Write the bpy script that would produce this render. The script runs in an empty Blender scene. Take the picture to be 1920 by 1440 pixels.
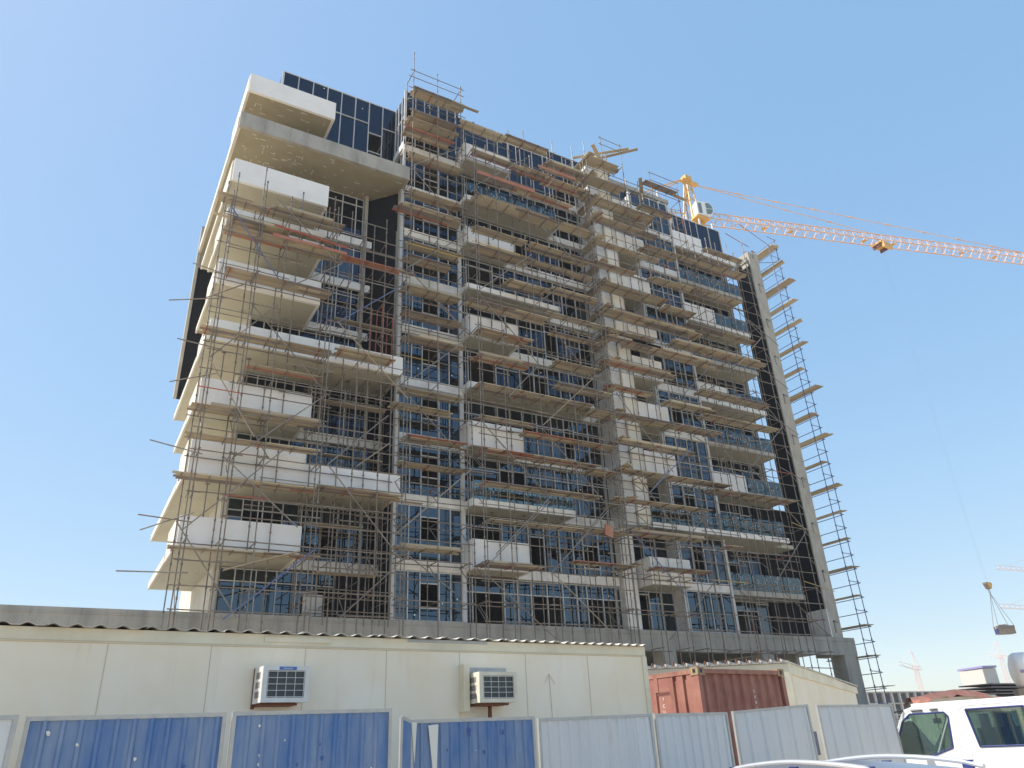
import bpy, math, random
from mathutils import Vector, Matrix
random.seed(7)
R=math.radians
scene=bpy.context.scene
col=scene.collection
# ---------------- camera ----------------
cd=bpy.data.cameras.new("camera"); cam=bpy.data.objects.new("camera",cd); col.objects.link(cam)
cd.sensor_width=36.0; cd.sensor_fit='HORIZONTAL'; cd.lens=1410.36*36/1920; cd.clip_end=6000; cd.clip_start=0.05
AX=(0.87112678,0.1803783,0.45672947); AY=(-0.48913358,0.40099885,0.77456327); AZ=(-0.04343359,-0.89814453,0.43754992)
right=Vector((AX[0],AY[0],AZ[0])); down=Vector((AX[1],AY[1],AZ[1])); fwd=Vector((AX[2],AY[2],AZ[2]))
M=Matrix.Identity(4)
for i in range(3):
    M[i][0]=right[i]; M[i][1]=-down[i]; M[i][2]=-fwd[i]
M[2][3]=1.65
cam.matrix_world=M
scene.camera=cam
scene.render.resolution_x=1024; scene.render.resolution_y=768
# ---------------- light ----------------
sun_to=Vector((-.590,.19,.785)).normalized()
elev=math.asin(sun_to.z); rot=math.atan2(sun_to.x,sun_to.y)
w=bpy.data.worlds.new("World"); scene.world=w; w.use_nodes=True
nt=w.node_tree; nt.nodes.clear()
sky=nt.nodes.new('ShaderNodeTexSky'); sky.sky_type='NISHITA'; sky.sun_disc=False
sky.sun_elevation=elev; sky.sun_rotation=rot; sky.air_density=1.0; sky.dust_density=.9; sky.ozone_density=1.5
bg=nt.nodes.new('ShaderNodeBackground'); bg.inputs[1].default_value=0.262
wo=nt.nodes.new('ShaderNodeOutputWorld'); gm=nt.nodes.new('ShaderNodeGamma'); gm.inputs[1].default_value=.28; hs=nt.nodes.new('ShaderNodeHueSaturation'); hs.inputs['Saturation'].default_value=2.55; nt.links.new(sky.outputs[0],gm.inputs[0]); nt.links.new(gm.outputs[0],hs.inputs['Color']); nt.links.new(hs.outputs[0],bg.inputs[0]); nt.links.new(bg.outputs[0],wo.inputs[0])
sd=bpy.data.lights.new("sun",'SUN'); sd.energy=2.8; sd.angle=R(0.5); sd.color=(1,.95,.87)
so=bpy.data.objects.new("sun",sd); col.objects.link(so); so.rotation_euler=sun_to.to_track_quat('Z','Y').to_euler(); so.location=(-30,10,60)
scene.view_settings.view_transform='Standard'; scene.view_settings.look='None'; scene.view_settings.exposure=1.25; scene.view_settings.gamma=1
# ---------------- materials ----------------
def mat(name,c,rough=.7,metal=0,var=0,scale=3,c2=None,bump=0,bscale=20,streak=False,detail=5,lo=.35,hi=.7,spec=.5):
    m=bpy.data.materials.new(name); m.use_nodes=True; n=m.node_tree; b=n.nodes['Principled BSDF']
    b.inputs['Base Color'].default_value=(*c,1); b.inputs['Roughness'].default_value=rough; b.inputs['Metallic'].default_value=metal
    b.inputs['Specular IOR Level'].default_value=spec
    tc=n.nodes.new('ShaderNodeTexCoord')
    if var or c2:
        if c2 is None: c2=tuple(x*(1-var) for x in c)
        mp=n.nodes.new('ShaderNodeMapping'); n.links.new(tc.outputs['Object'],mp.inputs[0])
        if streak: mp.inputs['Scale'].default_value=(1,1,.12) if streak is True else streak
        no=n.nodes.new('ShaderNodeTexNoise'); no.inputs['Scale'].default_value=scale; no.inputs['Detail'].default_value=detail; no.inputs['Roughness'].default_value=.65
        n.links.new(mp.outputs[0],no.inputs['Vector'])
        cr=n.nodes.new('ShaderNodeValToRGB'); cr.color_ramp.elements[0].position=lo; cr.color_ramp.elements[1].position=hi
        cr.color_ramp.elements[0].color=(*c,1); cr.color_ramp.elements[1].color=(*c2,1)
        n.links.new(no.outputs[0],cr.inputs[0]); n.links.new(cr.outputs[0],b.inputs['Base Color'])
    if bump:
        nb=n.nodes.new('ShaderNodeTexNoise'); nb.inputs['Scale'].default_value=bscale; nb.inputs['Detail'].default_value=4
        n.links.new(tc.outputs['Object'],nb.inputs['Vector'])
        bu=n.nodes.new('ShaderNodeBump'); bu.inputs['Strength'].default_value=bump; bu.inputs['Distance'].default_value=.02
        n.links.new(nb.outputs[0],bu.inputs['Height']); n.links.new(bu.outputs[0],b.inputs['Normal'])
    return m
white=mat('white_plaster',(.80,.78,.75),.8,c2=(.70,.68,.65),scale=.9,bump=.1,lo=.4,hi=.85)
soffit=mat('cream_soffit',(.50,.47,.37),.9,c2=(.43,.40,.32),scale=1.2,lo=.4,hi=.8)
cream=mat('cream_plaster',(.64,.61,.54),.85,c2=(.52,.48,.40),scale=.7)
stone=mat('cream_stone_cladding',(.80,.77,.69),.7,c2=(.66,.62,.54),scale=.8)
greyc=mat('grey_render',(.76,.75,.73),.85,c2=(.55,.54,.53),scale=1.5)
conc=mat('raw_concrete',(.38,.36,.32),.9,c2=(.22,.21,.19),scale=1.3,bump=.4,bscale=14,streak=(1,1,.35),lo=.42,hi=.8)
formc=mat('formwork_concrete',(.33,.29,.20),.85,c2=(.28,.23,.14),scale=1.1,bump=.2,lo=.4,hi=.85)
finc=mat('light_concrete',(.47,.44,.38),.9,c2=(.34,.32,.28),scale=2.5,bump=.3,streak=(1,1,.5))
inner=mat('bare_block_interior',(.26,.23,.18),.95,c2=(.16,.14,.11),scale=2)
black=mat('black_stone_cladding',(.010,.010,.012),.85,c2=(.018,.017,.018),scale=6,spec=.12)
wmetal=mat('white_mullion',(.60,.61,.62),.5,c2=(.48,.48,.48),scale=1)
ledge=mat('white_spandrel',(.78,.76,.72),.75,c2=(.55,.53,.49),scale=1.4,lo=.45,hi=.8)
def glassmat(name,tint,rough=.02):
    m=bpy.data.materials.new(name); m.use_nodes=True; n=m.node_tree; b=n.nodes['Principled BSDF']
    b.inputs['Base Color'].default_value=(*tint,1); b.inputs['Metallic'].default_value=1; b.inputs['Roughness'].default_value=rough
    tc=n.nodes.new('ShaderNodeTexCoord'); nb=n.nodes.new('ShaderNodeTexNoise'); nb.inputs['Scale'].default_value=.7; nb.inputs['Detail'].default_value=1
    n.links.new(tc.outputs['Object'],nb.inputs['Vector']); bu=n.nodes.new('ShaderNodeBump'); bu.inputs['Strength'].default_value=.25; bu.inputs['Distance'].default_value=.02
    n.links.new(nb.outputs[0],bu.inputs['Height']); n.links.new(bu.outputs[0],b.inputs['Normal'])
    return m
glass=glassmat('blue_reflective_glass',(.085,.105,.125)); glass2=glassmat('dusty_reflective_glass',(.10,.11,.125),.12)
glassd=glassmat('dim_reflective_glass',(.045,.056,.075))  # same glazing; dimmer reflection of upper floors is put into the tint
def clear(name,tint,trans=.75):
    m=bpy.data.materials.new(name); m.use_nodes=True; n=m.node_tree; n.nodes.clear()
    t=n.nodes.new('ShaderNodeBsdfTransparent'); t.inputs[0].default_value=(*tint,1)
    g=n.nodes.new('ShaderNodeBsdfGlossy'); g.inputs['Roughness'].default_value=.03; g.inputs[0].default_value=(.75,.85,.85,1)
    fr=n.nodes.new('ShaderNodeFresnel'); fr.inputs[0].default_value=1.5
    ad=n.nodes.new('ShaderNodeMath'); ad.operation='ADD'; ad.inputs[1].default_value=1-trans; n.links.new(fr.outputs[0],ad.inputs[0])
    mx=n.nodes.new('ShaderNodeMixShader'); n.links.new(ad.outputs[0],mx.inputs[0]); n.links.new(t.outputs[0],mx.inputs[1]); n.links.new(g.outputs[0],mx.inputs[2])
    o=n.nodes.new('ShaderNodeOutputMaterial'); n.links.new(mx.outputs[0],o.inputs[0]); return m
balg=clear('green_balustrade_glass',(.62,.74,.72),.9)
carg=clear('tinted_car_glass',(.74,.84,.79),.84)
steel=mat('weathered_scaffold_tube',(.145,.115,.09),.6,metal=.15,c2=(.25,.205,.165),scale=2,streak=(1,1,1))
steel2=mat('galvanised_tube',(.27,.25,.22),.5,metal=.3,c2=(.15,.13,.11),scale=2)
rtube=mat('red_primer_tube',(.38,.085,.045),.6,c2=(.25,.06,.04),scale=4)
ytube=mat('yellow_tube',(.45,.33,.10),.6)
btube=mat('blue_grey_tube',(.10,.13,.26),.5)
w1=mat('plank_tan',(.40,.34,.25),.85,c2=(.32,.26,.18),scale=1.5,streak=(.15,1,1)); w2=mat('plank_pale',(.48,.42,.31),.85,c2=(.42,.34,.22),scale=2,streak=(.15,1,1))
w3=mat('plank_brown',(.30,.24,.17),.85,c2=(.38,.31,.22),scale=2,streak=(.15,1,1)); w4=mat('plank_red',(.40,.13,.08),.8,c2=(.34,.2,.13),scale=3)
wb=mat('plank_grey',(.20,.17,.16),.85,c2=(.27,.22,.19),scale=2)
orange=mat('crane_orange',(.70,.46,.33),.5,c2=(.6,.33,.16),scale=.4); yellow=mat('crane_yellow',(.70,.42,.10),.5,c2=(.6,.34,.1),scale=.6)
sticker=mat('white_sticker',(.75,.77,.78),.6)
sand=mat('sandy_ground',(.52,.43,.31),.95,c2=(.42,.35,.26),scale=.15,bump=.4,bscale=3)
cabm=mat('cream_cabin_sheet',(.78,.68,.51),.55,c2=(.82,.76,.64),scale=.55,lo=.35,hi=.62,bump=.05,bscale=2)
cabt=mat('cream_trim',(.78,.71,.54),.55,c2=(.6,.54,.4),scale=1)
seamm=mat('panel_seam',(.56,.49,.36),.8)
roofs=mat('fibre_cement_sheet',(.55,.52,.46),.8,c2=(.35,.32,.28),scale=4)
acw=mat('ac_white_casing',(.72,.71,.68),.45,c2=(.6,.58,.53),scale=3); acd=mat('ac_dark_coil',(.07,.085,.088),.5); acy=mat('ac_yellowed_casing',(.70,.66,.54),.5,c2=(.60,.54,.42),scale=3); acl=mat('ac_louvre_grey',(.22,.21,.20),.6); acf=mat('ac_coil_fin',(.09,.105,.105),.6)
rust=mat('rusty_bracket',(.16,.06,.035),.8)
bluep=mat('faded_blue_sheet',(.06,.15,.36),.5,c2=(.19,.26,.39),scale=2.6,streak=(1,1,.25),lo=.38,hi=.62,bump=.15,bscale=4)
grayp=mat('pale_grey_sheet',(.50,.53,.56),.45,c2=(.58,.60,.61),scale=1.0,streak=(1,1,.2),bump=.15,bscale=4)
framem=mat('galvanised_frame',(.36,.37,.37),.5,metal=.3,c2=(.46,.46,.44),scale=5)
bare=mat('peeled_metal',(.62,.62,.58),.5)
redc=mat('container_red_paint',(.27,.095,.075),.65,c2=(.36,.17,.12),scale=1.6,lo=.35,hi=.65,bump=.1); redd=mat('container_dark_rail',(.24,.10,.08),.7,c2=(.4,.2,.12),scale=6)
paintw=mat('white_vehicle_paint',(.80,.80,.79),.25); tyre=mat('tyre_rubber',(.02,.02,.02),.9); rubber=mat('black_rubber',(.02,.02,.025),.5)
silver=mat('silver_vehicle_paint',(.30,.33,.39),.3,metal=.6); chrome=mat('bright_rail',(.75,.75,.76),.25,metal=.6)
darkin=mat('dark_interior',(.06,.07,.07),.8); navy=mat('navy_paint',(.03,.04,.15),.4)
tank=mat('white_tank_paint',(.82,.81,.77),.35); tarp=mat('orange_tarpaulin',(.80,.27,.17),.75,c2=(.85,.42,.28),scale=2)
farc=mat('far_pale_concrete',(.50,.47,.42),.9); fard=mat('far_dark_opening',(.20,.19,.20),.9)
brown=mat('brown_timber',(.34,.28,.21),.9,c2=(.22,.18,.14),scale=3)
def weather(m,c,scale=(2.2,2.2,.25),lo=.56,hi=.74,amt=.5,nscale=2.0):
    # rust and dirt runs with a shape of their own, mixed over the base colour
    n=m.node_tree; b=n.nodes['Principled BSDF']; src=b.inputs['Base Color'].links[0].from_socket
    tc=n.nodes.new('ShaderNodeTexCoord'); mp=n.nodes.new('ShaderNodeMapping'); mp.inputs['Scale'].default_value=scale; n.links.new(tc.outputs['Object'],mp.inputs[0])
    no=n.nodes.new('ShaderNodeTexNoise'); no.inputs['Scale'].default_value=nscale; no.inputs['Detail'].default_value=8; no.inputs['Roughness'].default_value=.7; n.links.new(mp.outputs[0],no.inputs['Vector'])
    cr=n.nodes.new('ShaderNodeValToRGB'); cr.color_ramp.elements[0].position=lo; cr.color_ramp.elements[1].position=hi; cr.color_ramp.elements[1].color=(amt,amt,amt,1); n.links.new(no.outputs[0],cr.inputs[0])
    mx=n.nodes.new('ShaderNodeMix'); mx.data_type='RGBA'; n.links.new(cr.outputs[0],mx.inputs[0]); n.links.new(src,mx.inputs[6]); mx.inputs[7].default_value=(*c,1); n.links.new(mx.outputs[2],b.inputs['Base Color'])
weather(cabm,(.50,.38,.22),(2.2,2.2,.2),.56,.76,.32); weather(white,(.46,.44,.40),(1.5,1.5,.2),.6,.8,.35,1.4); weather(ledge,(.30,.27,.22),(1.5,1.5,.3),.52,.75,.6,1.6)
weather(conc,(.12,.11,.10),(2,2,.18),.55,.75,.6,1.3); weather(formc,(.22,.14,.07),(1,1,1),.64,.70,.6,.5); weather(finc,(.25,.22,.18),(2,2,.4),.52,.7,.5,1.3)
weather(grayp,(.30,.28,.25),(3,3,.3),.55,.75,.5); weather(bluep,(.30,.36,.44),(4,4,.3),.55,.72,.5); weather(redc,(.13,.06,.04),(3,3,.5),.52,.7,.6); weather(stone,(.46,.42,.35),(1,1,.2),.55,.75,.5,1.5)
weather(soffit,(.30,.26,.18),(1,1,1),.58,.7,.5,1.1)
# ---------------- mesh helpers ----------------
class MB:
    def __init__(s): s.v=[]; s.f=[]; s.m=[]; s.mats=[]
    def mi(s,m):
        if m not in s.mats: s.mats.append(m)
        return s.mats.index(m)
    def poly(s,pts,faces,m):
        b=len(s.v); s.v+= [tuple(p) for p in pts]; k=s.mi(m)
        for f in faces: s.f.append(tuple(b+i for i in f)); s.m.append(k)
        return s
    def box(s,x0,x1,y0,y1,z0,z1,m):
        if x0>x1: x0,x1=x1,x0
        if y0>y1: y0,y1=y1,y0
        return s.poly([(x0,y0,z0),(x1,y0,z0),(x1,y1,z0),(x0,y1,z0),(x0,y0,z1),(x1,y0,z1),(x1,y1,z1),(x0,y1,z1)],
            [(0,3,2,1),(4,5,6,7),(0,1,5,4),(1,2,6,5),(2,3,7,6),(3,0,4,7)],m)
    def hexa(s,p,m): return s.poly(p,[(0,3,2,1),(4,5,6,7),(0,1,5,4),(1,2,6,5),(2,3,7,6),(3,0,4,7)],m)
    def tube(s,a,b,r,m,n=6,r2=None):
        a=Vector(a); b=Vector(b); d=(b-a)
        if d.length<1e-5: return s
        d.normalize(); u=d.orthogonal().normalized(); w_=d.cross(u); r2=r if r2 is None else r2
        pts=[]
        for q,rr in ((a,r),(b,r2)):
            for i in range(n):
                t=2*math.pi*i/n; pts.append(q+u*math.cos(t)*rr+w_*math.sin(t)*rr)
        return s.poly(pts,[(i,(i+1)%n,n+(i+1)%n,n+i) for i in range(n)]+[tuple(range(n))[::-1],tuple(range(n,2*n))],m)
    def prism(s,pts2,ax,a0,a1,m):
        # pts2 polygon in the two other axes, extruded along axis ax
        def P(u,v,w_): return (w_,u,v) if ax=='x' else ((u,w_,v) if ax=='y' else (u,v,w_))
        n=len(pts2); pts=[P(u,v,a0) for u,v in pts2]+[P(u,v,a1) for u,v in pts2]
        return s.poly(pts,[(i,(i+1)%n,n+(i+1)%n,n+i) for i in range(n)]+[tuple(range(n))[::-1],tuple(range(n,2*n))],m)
    def build(s,name,parent=None,smooth=False,bevel=0):
        me=bpy.data.meshes.new(name); off=OFF.get(parent.name,Vector()) if parent else Vector()
        me.from_pydata([tuple(Vector(p)-off) for p in s.v],[],s.f)
        for m in s.mats: me.materials.append(m)
        me.polygons.foreach_set('material_index',s.m)
        if smooth: me.polygons.foreach_set('use_smooth',[True]*len(s.f))
        import bmesh
        bm=bmesh.new(); bm.from_mesh(me); bmesh.ops.recalc_face_normals(bm,faces=bm.faces); bm.to_mesh(me); bm.free()
        o=bpy.data.objects.new(name,me); col.objects.link(o)
        if parent: o.parent=parent; OFF[o.name]=off
        if bevel:
            bv=o.modifiers.new('bevel','BEVEL'); bv.width=bevel; bv.segments=2; bv.limit_method='ANGLE'
        return o
OFF={}
def tag(o,label=None,cat=None,group=None,kind=None):
    if label: o['label']=label
    if cat: o['category']=cat
    if group: o['group']=group
    if kind: o['kind']=kind
    return o
def thing(name,loc,label,cat,group=None,rotz=0,world=True):
    o=bpy.data.objects.new(name,None); o.empty_display_size=.3; col.objects.link(o); o.location=loc; o.rotation_euler=(0,0,rotz)
    if world and rotz==0: OFF[o.name]=Vector(loc)
    return tag(o,label,cat,group)
rnd=random.uniform

def tubes(lst,name,parent,r=.026,n=6):
    # lst of (a,b,material): every tube its own part
    for a,b,mt in lst: MB().tube(a,b,r,mt,n).build(name,parent)
def boxes(lst,name,parent):
    for q in lst: MB().box(*q).build(name,parent)
DECKS={'A': [(2.7, 5.2, 26.8, 26.8), (5.2, 9.0, 27.1, 27.1), (3.3, 6.3, 25.7, 25.8), (4.2, 8.7, 26.0, 25.8), (3.2, 9.1, 25.1, 25.3), (9.1, 12.5, 25.2, 25.2), (3.4, 8.5, 22.8, 22.8), (2.8, 8.8, 19.4, 19.5), (9.0, 12.0, 19.7, 19.6), (5.1, 8.5, 18.0, 17.9), (2.9, 8.5, 15.6, 15.6), (2.8, 8.5, 14.1, 14.4), (2.7, 8.6, 12.3, 12.6), (8.6, 12.6, 12.6, 12.6), (2.8, 8.8, 9.5, 9.4)], 'B': [(13.1, 16.7, 39.9, 40.2), (13.0, 16.2, 38.1, 38.0), (12.7, 16.1, 37.4, 37.2), (12.5, 15.9, 36.5, 36.4), (12.9, 16.4, 34.4, 34.6), (13.0, 16.4, 31.6, 31.7), (12.2, 16.3, 30.4, 30.4), (12.9, 16.4, 27.9, 27.9), (12.8, 15.7, 26.9, 27.0), (12.7, 16.2, 24.8, 24.9), (12.8, 16.3, 23.2, 23.3), (12.9, 16.4, 21.7, 21.8), (12.7, 16.2, 18.6, 18.6), (12.3, 15.7, 17.7, 17.7), (13.0, 16.4, 16.0, 16.1), (12.8, 16.3, 14.6, 14.6), (12.7, 16.3, 14.6, 14.6), (12.6, 16.0, 10.3, 10.5)], 'C': [(16.1, 19.3, 37.7, 38.0), (19.3, 22.7, 38.1, 38.2), (22.4, 25.6, 37.1, 37.1), (16.8, 20.4, 35.7, 35.8), (20.4, 22.9, 35.8, 35.9), (16.8, 24.0, 34.0, 33.9), (22.3, 25.8, 35.6, 35.8), (16.8, 22.9, 32.2, 32.1), (22.8, 25.7, 32.1, 32.2), (16.8, 20.4, 29.7, 29.9), (20.8, 25.3, 29.6, 30.1), (16.8, 20.6, 28.4, 28.5), (20.6, 25.1, 28.5, 28.4), (18.9, 22.0, 26.6, 26.7), (22.0, 25.6, 26.8, 27.1), (16.4, 21.6, 24.4, 24.8), (21.6, 25.1, 24.9, 25.2), (16.9, 20.4, 22.8, 22.8), (21.8, 25.3, 23.6, 23.9), (16.8, 20.2, 21.1, 21.2), (21.9, 25.2, 21.9, 21.8), (16.8, 24.3, 19.4, 19.4), (24.1, 25.7, 19.3, 18.9), (22.0, 25.6, 20.2, 20.6), (16.8, 20.3, 17.5, 17.5), (19.4, 25.7, 16.8, 17.2), (16.9, 24.3, 15.7, 15.7), (23.6, 25.4, 15.4, 15.5), (16.9, 24.3, 13.9, 13.9), (17.2, 22.8, 11.8, 12.1), (21.9, 25.8, 11.9, 12.2), (16.8, 20.2, 9.7, 9.8), (22.1, 26.0, 10.2, 10.3)], 'P': [(25.8, 28.9, 39.2, 39.0), (25.6, 29.0, 37.4, 37.1), (25.4, 31.5, 35.3, 35.7), (26.3, 31.4, 33.9, 33.8), (25.6, 31.3, 32.0, 31.5), (25.9, 31.4, 28.5, 28.5), (25.9, 34.1, 26.6, 26.3), (25.9, 29.8, 24.8, 25.3), (25.4, 28.9, 30.0, 30.0), (25.7, 30.5, 24.6, 24.3), (27.4, 34.5, 24.4, 24.5), (25.3, 31.2, 22.8, 22.6), (25.5, 29.1, 21.0, 21.1), (25.1, 34.3, 19.4, 19.2), (25.7, 31.7, 17.6, 17.5), (25.7, 34.3, 15.9, 15.7), (25.1, 32.2, 14.0, 14.0), (25.8, 31.4, 12.2, 12.1), (27.3, 31.5, 10.3, 10.3)], 'F': [(30.9, 34.3, 38.9, 38.7), (30.2, 33.3, 36.5, 36.2), (33.9, 39.9, 33.0, 33.1), (30.1, 33.4, 32.6, 32.9), (36.0, 39.8, 34.2, 34.5), (30.4, 34.0, 29.8, 30.6), (32.6, 38.7, 30.1, 30.5), (32.8, 39.2, 27.0, 27.3), (31.2, 33.9, 28.2, 28.0), (31.4, 39.9, 24.9, 26.0), (29.9, 34.1, 20.6, 20.9), (33.1, 39.6, 22.0, 22.4), (33.1, 39.7, 20.3, 20.6), (32.8, 39.9, 15.2, 15.6), (33.1, 34.3, 12.0, 11.9)]}
BRACES={'A': [(3.3, 17.8, 6.0, 21.3), (3.3, 17.8, 5.6, 14.4), (4.8, 21.0, 8.6, 17.1), (8.6, 17.0, 5.9, 14.4), (3.0, 10.4, 5.7, 6.8), (4.5, 13.3, 7.8, 10.6), (3.3, 10.1, 7.0, 14.1), (8.9, 13.6, 12.5, 9.6), (8.7, 9.8, 5.2, 6.7), (9.8, 6.9, 13.3, 10.2), (3.3, 26.2, 5.9, 22.7), (5.4, 27.5, 8.7, 24.5), (8.9, 24.5, 6.3, 22.3), (8.9, 21.1, 12.7, 17.6), (8.9, 13.6, 11.7, 16.5), (8.9, 21.0, 12.1, 24.0), (5.1, 15.3, 6.3, 13.5), (4.8, 13.3, 7.2, 15.7), (2.8, 20.8, 4.4, 22.0)], 'B': [(14.4, 24.3, 16.6, 22.5), (16.3, 22.1, 13.2, 19.1), (12.9, 18.2, 16.5, 14.8), (12.9, 33.2, 14.7, 31.4), (12.9, 33.2, 16.2, 36.1), (14.9, 31.0, 16.5, 29.8), (12.8, 25.9, 16.5, 29.4), (12.8, 25.9, 16.3, 22.8), (16.5, 14.6, 12.5, 10.9), (12.5, 10.4, 15.5, 8.4)], 'C': [(16.9, 32.8, 20.7, 36.5), (16.8, 32.4, 17.9, 31.5), (16.8, 25.1, 20.6, 28.8), (20.5, 25.1, 24.4, 28.8), (16.8, 25.0, 18.7, 23.1), (21.5, 31.2, 24.4, 28.8), (18.4, 23.5, 20.6, 21.2), (21.3, 24.3, 24.2, 21.1), (20.6, 17.5, 24.3, 21.1), (16.8, 17.1, 18.1, 15.8), (17.1, 16.8, 20.7, 13.4), (20.6, 17.2, 24.4, 13.4), (20.7, 13.4, 17.4, 10.2), (24.4, 13.3, 21.6, 10.5), (20.7, 13.2, 16.9, 9.6), (24.4, 13.1, 20.5, 9.5), (20.6, 9.5, 24.4, 6.3), (16.7, 9.3, 20.6, 6.3), (18.5, 18.8, 20.6, 21.2), (22.1, 34.6, 22.8, 35.7)], 'F': [(39.7, 27.5, 36.8, 24.7), (34.3, 24.2, 31.0, 21.1), (31.1, 21.0, 34.6, 17.4), (36.3, 17.3, 40.0, 20.7), (40.0, 20.7, 37.7, 23.0), (36.2, 17.1, 40.0, 13.4), (27.4, 14.4, 29.2, 16.1), (40.0, 13.4, 36.3, 9.9), (36.3, 9.9, 40.1, 7.0), (31.7, 13.8, 28.7, 10.9), (30.8, 13.6, 34.1, 10.8), (31.4, 9.7, 27.6, 6.5), (25.9, 12.1, 29.2, 8.8), (35.7, 30.6, 39.9, 34.5), (37.3, 29.8, 39.9, 27.7), (25.9, 20.5, 29.5, 16.0), (27.4, 14.4, 31.4, 17.9), (26.1, 16.2, 29.1, 12.5)]}
# ---------------- ground ----------------
g=MB(); g.poly([(-2500,-2500,0),(2500,-2500,0),(2500,2500,0),(-2500,2500,0)],[(0,1,2,3)],sand); tag(g.build('ground'),kind='structure')
# ---------------- the tower ----------------
T=thing('apartment_tower',(24,40,0),'unfinished twelve storey apartment block with white balconies and dark blue glazing behind scaffolding','building')
def Bz(k): return 9.65+3.27*(k-1)      # soffit level of floor slab k
def part(mb,name,parent=None,**k): return mb.build(name,parent or T,**k)
# floor slabs and inner walls
for k in range(1,10):
    z=Bz(k); m=MB()
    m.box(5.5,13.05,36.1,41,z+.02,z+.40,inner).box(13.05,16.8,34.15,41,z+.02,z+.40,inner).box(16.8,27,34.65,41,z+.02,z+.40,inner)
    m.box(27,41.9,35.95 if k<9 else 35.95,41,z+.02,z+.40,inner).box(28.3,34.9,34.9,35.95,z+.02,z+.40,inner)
    part(m,'floor_slab')
m=MB()
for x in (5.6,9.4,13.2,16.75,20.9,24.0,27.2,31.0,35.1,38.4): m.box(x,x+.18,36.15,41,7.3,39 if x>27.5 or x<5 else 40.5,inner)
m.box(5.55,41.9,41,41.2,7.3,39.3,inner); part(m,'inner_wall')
# outer walls left, right, back, roof
m=MB(); m.box(5.2,5.43,35.85,46.4,7.2,33.0,cream); part(m,'side_wall')
m=MB(); m.box(41.95,42.2,35.9,47,7.2,36.2,conc); part(m,'side_wall')
m=MB(); m.box(5.43,41.95,46.4,46.7,7.2,40.5,cream); part(m,'back_wall')
m=MB(); m.box(13.2,36,34.9,46.4,40.6,40.95,conc).box(36.1,41.6,35.6,46.4,39.0,39.4,conc).box(6,13.1,36.1,46.4,40.3,40.6,conc); part(m,'roof')
# left block: corner balconies
def balcony(x0,x1,yf,yb,zb,zt,matf=white,left=True,right_=True,zs=None,notch=None):
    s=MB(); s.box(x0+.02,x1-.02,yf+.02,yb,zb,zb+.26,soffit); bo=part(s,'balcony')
    p=MB()
    if notch:
        xn,zn=notch
        p.box(x0,xn,yf-.02,yf+.14,zb-.02,zt,matf).box(xn,x1,yf-.02,yf+.14,zb-.02,zn,matf)
    else: p.box(x0,x1,yf-.02,yf+.14,zb-.02,zt,matf)
    if left: p.box(x0-.02,x0+.14,yf+.14,yb-.02,zb-.02,zt,matf)
    if right_: p.box(x1-.14,x1+.005,yf+.14,yb-.02,zb-.02,(notch[1] if notch else zt),matf)
    p.build('parapet',bo); return bo
sideY={1:42,2:45.5,3:40,4:43.6,5:38.5,6:37.3,7:42}
for k in range(1,8):
    zb={5:22.55,7:28.87,6:25.75}.get(k,Bz(k)); zt={1:11.0,2:14.55,3:17.4,4:20.5,5:23.9,6:27.05,7:30.27}[k]
    full=k in (2,4)
    x1=12.86 if full else 8.28
    bo=balcony(3.25,x1,33.0,35.88,zb,zt,notch=(8.2,13.95) if k==2 else None,left=False)
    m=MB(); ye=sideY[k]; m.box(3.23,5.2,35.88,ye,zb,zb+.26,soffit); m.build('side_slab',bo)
    m=MB(); m.box(3.16,3.25,33.16,35.88,zb-.03,zt-.04,cream); m.box(3.14,3.23,35.88,ye+.02,zb-.03,zb+.36,cream); m.build('edge_upstand',bo)  # cream on the left edges puts their sunlit tone into the colour
    m=MB()
    if not full: m.box(8.28,13.0,35.66,35.84,zb+.05,zb+.52,ledge); part(m,'spandrel')
# big concrete slab and top box balcony
m=MB(); m.box(3.22,13.02,33.0,46.4,32.62,32.95,formc)
for _ in range(110):
    x,y=rnd(3.6,12.6),rnd(33.3,38); l=rnd(.12,.4)
    if random.random()<.6: m.box(x,x+l,y,y+.025,32.612,32.62,ledge)
    else: m.box(x,x+.025,y,y+l,32.612,32.62,ledge)
sl=part(m,'cantilever_slab')
m=MB(); m.box(3.2,13.04,32.98,33.2,32.6,33.58,conc).box(3.14,3.3,33.2,46.4,32.6,33.3,cream).box(12.9,13.04,33.2,34.0,32.6,33.58,conc); m.build('fascia',sl)  # left edge of the concrete slab in cream: sunlight put into its colour
m=MB(); m.box(3.45,8.28,33.02,35.8,35.33,35.6,formc)
for _ in range(30):
    x,y=rnd(3.7,7.9),rnd(33.2,35.6); l=rnd(.12,.35)
    if random.random()<.6: m.box(x,x+l,y,y+.025,35.322,35.33,ledge)
    else: m.box(x,x+.025,y,y+l,35.322,35.33,ledge)
bo=part(m,'balcony')
m=MB(); m.box(3.40,8.30,33.0,33.16,35.3,36.6,white).box(3.36,3.5,33.16,38,35.3,36.55,cream).box(8.14,8.3,33.16,35.8,35.3,36.55,ledge); m.build('parapet',bo)  # left side cream, its sunlit tone painted in beside the white front
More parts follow.
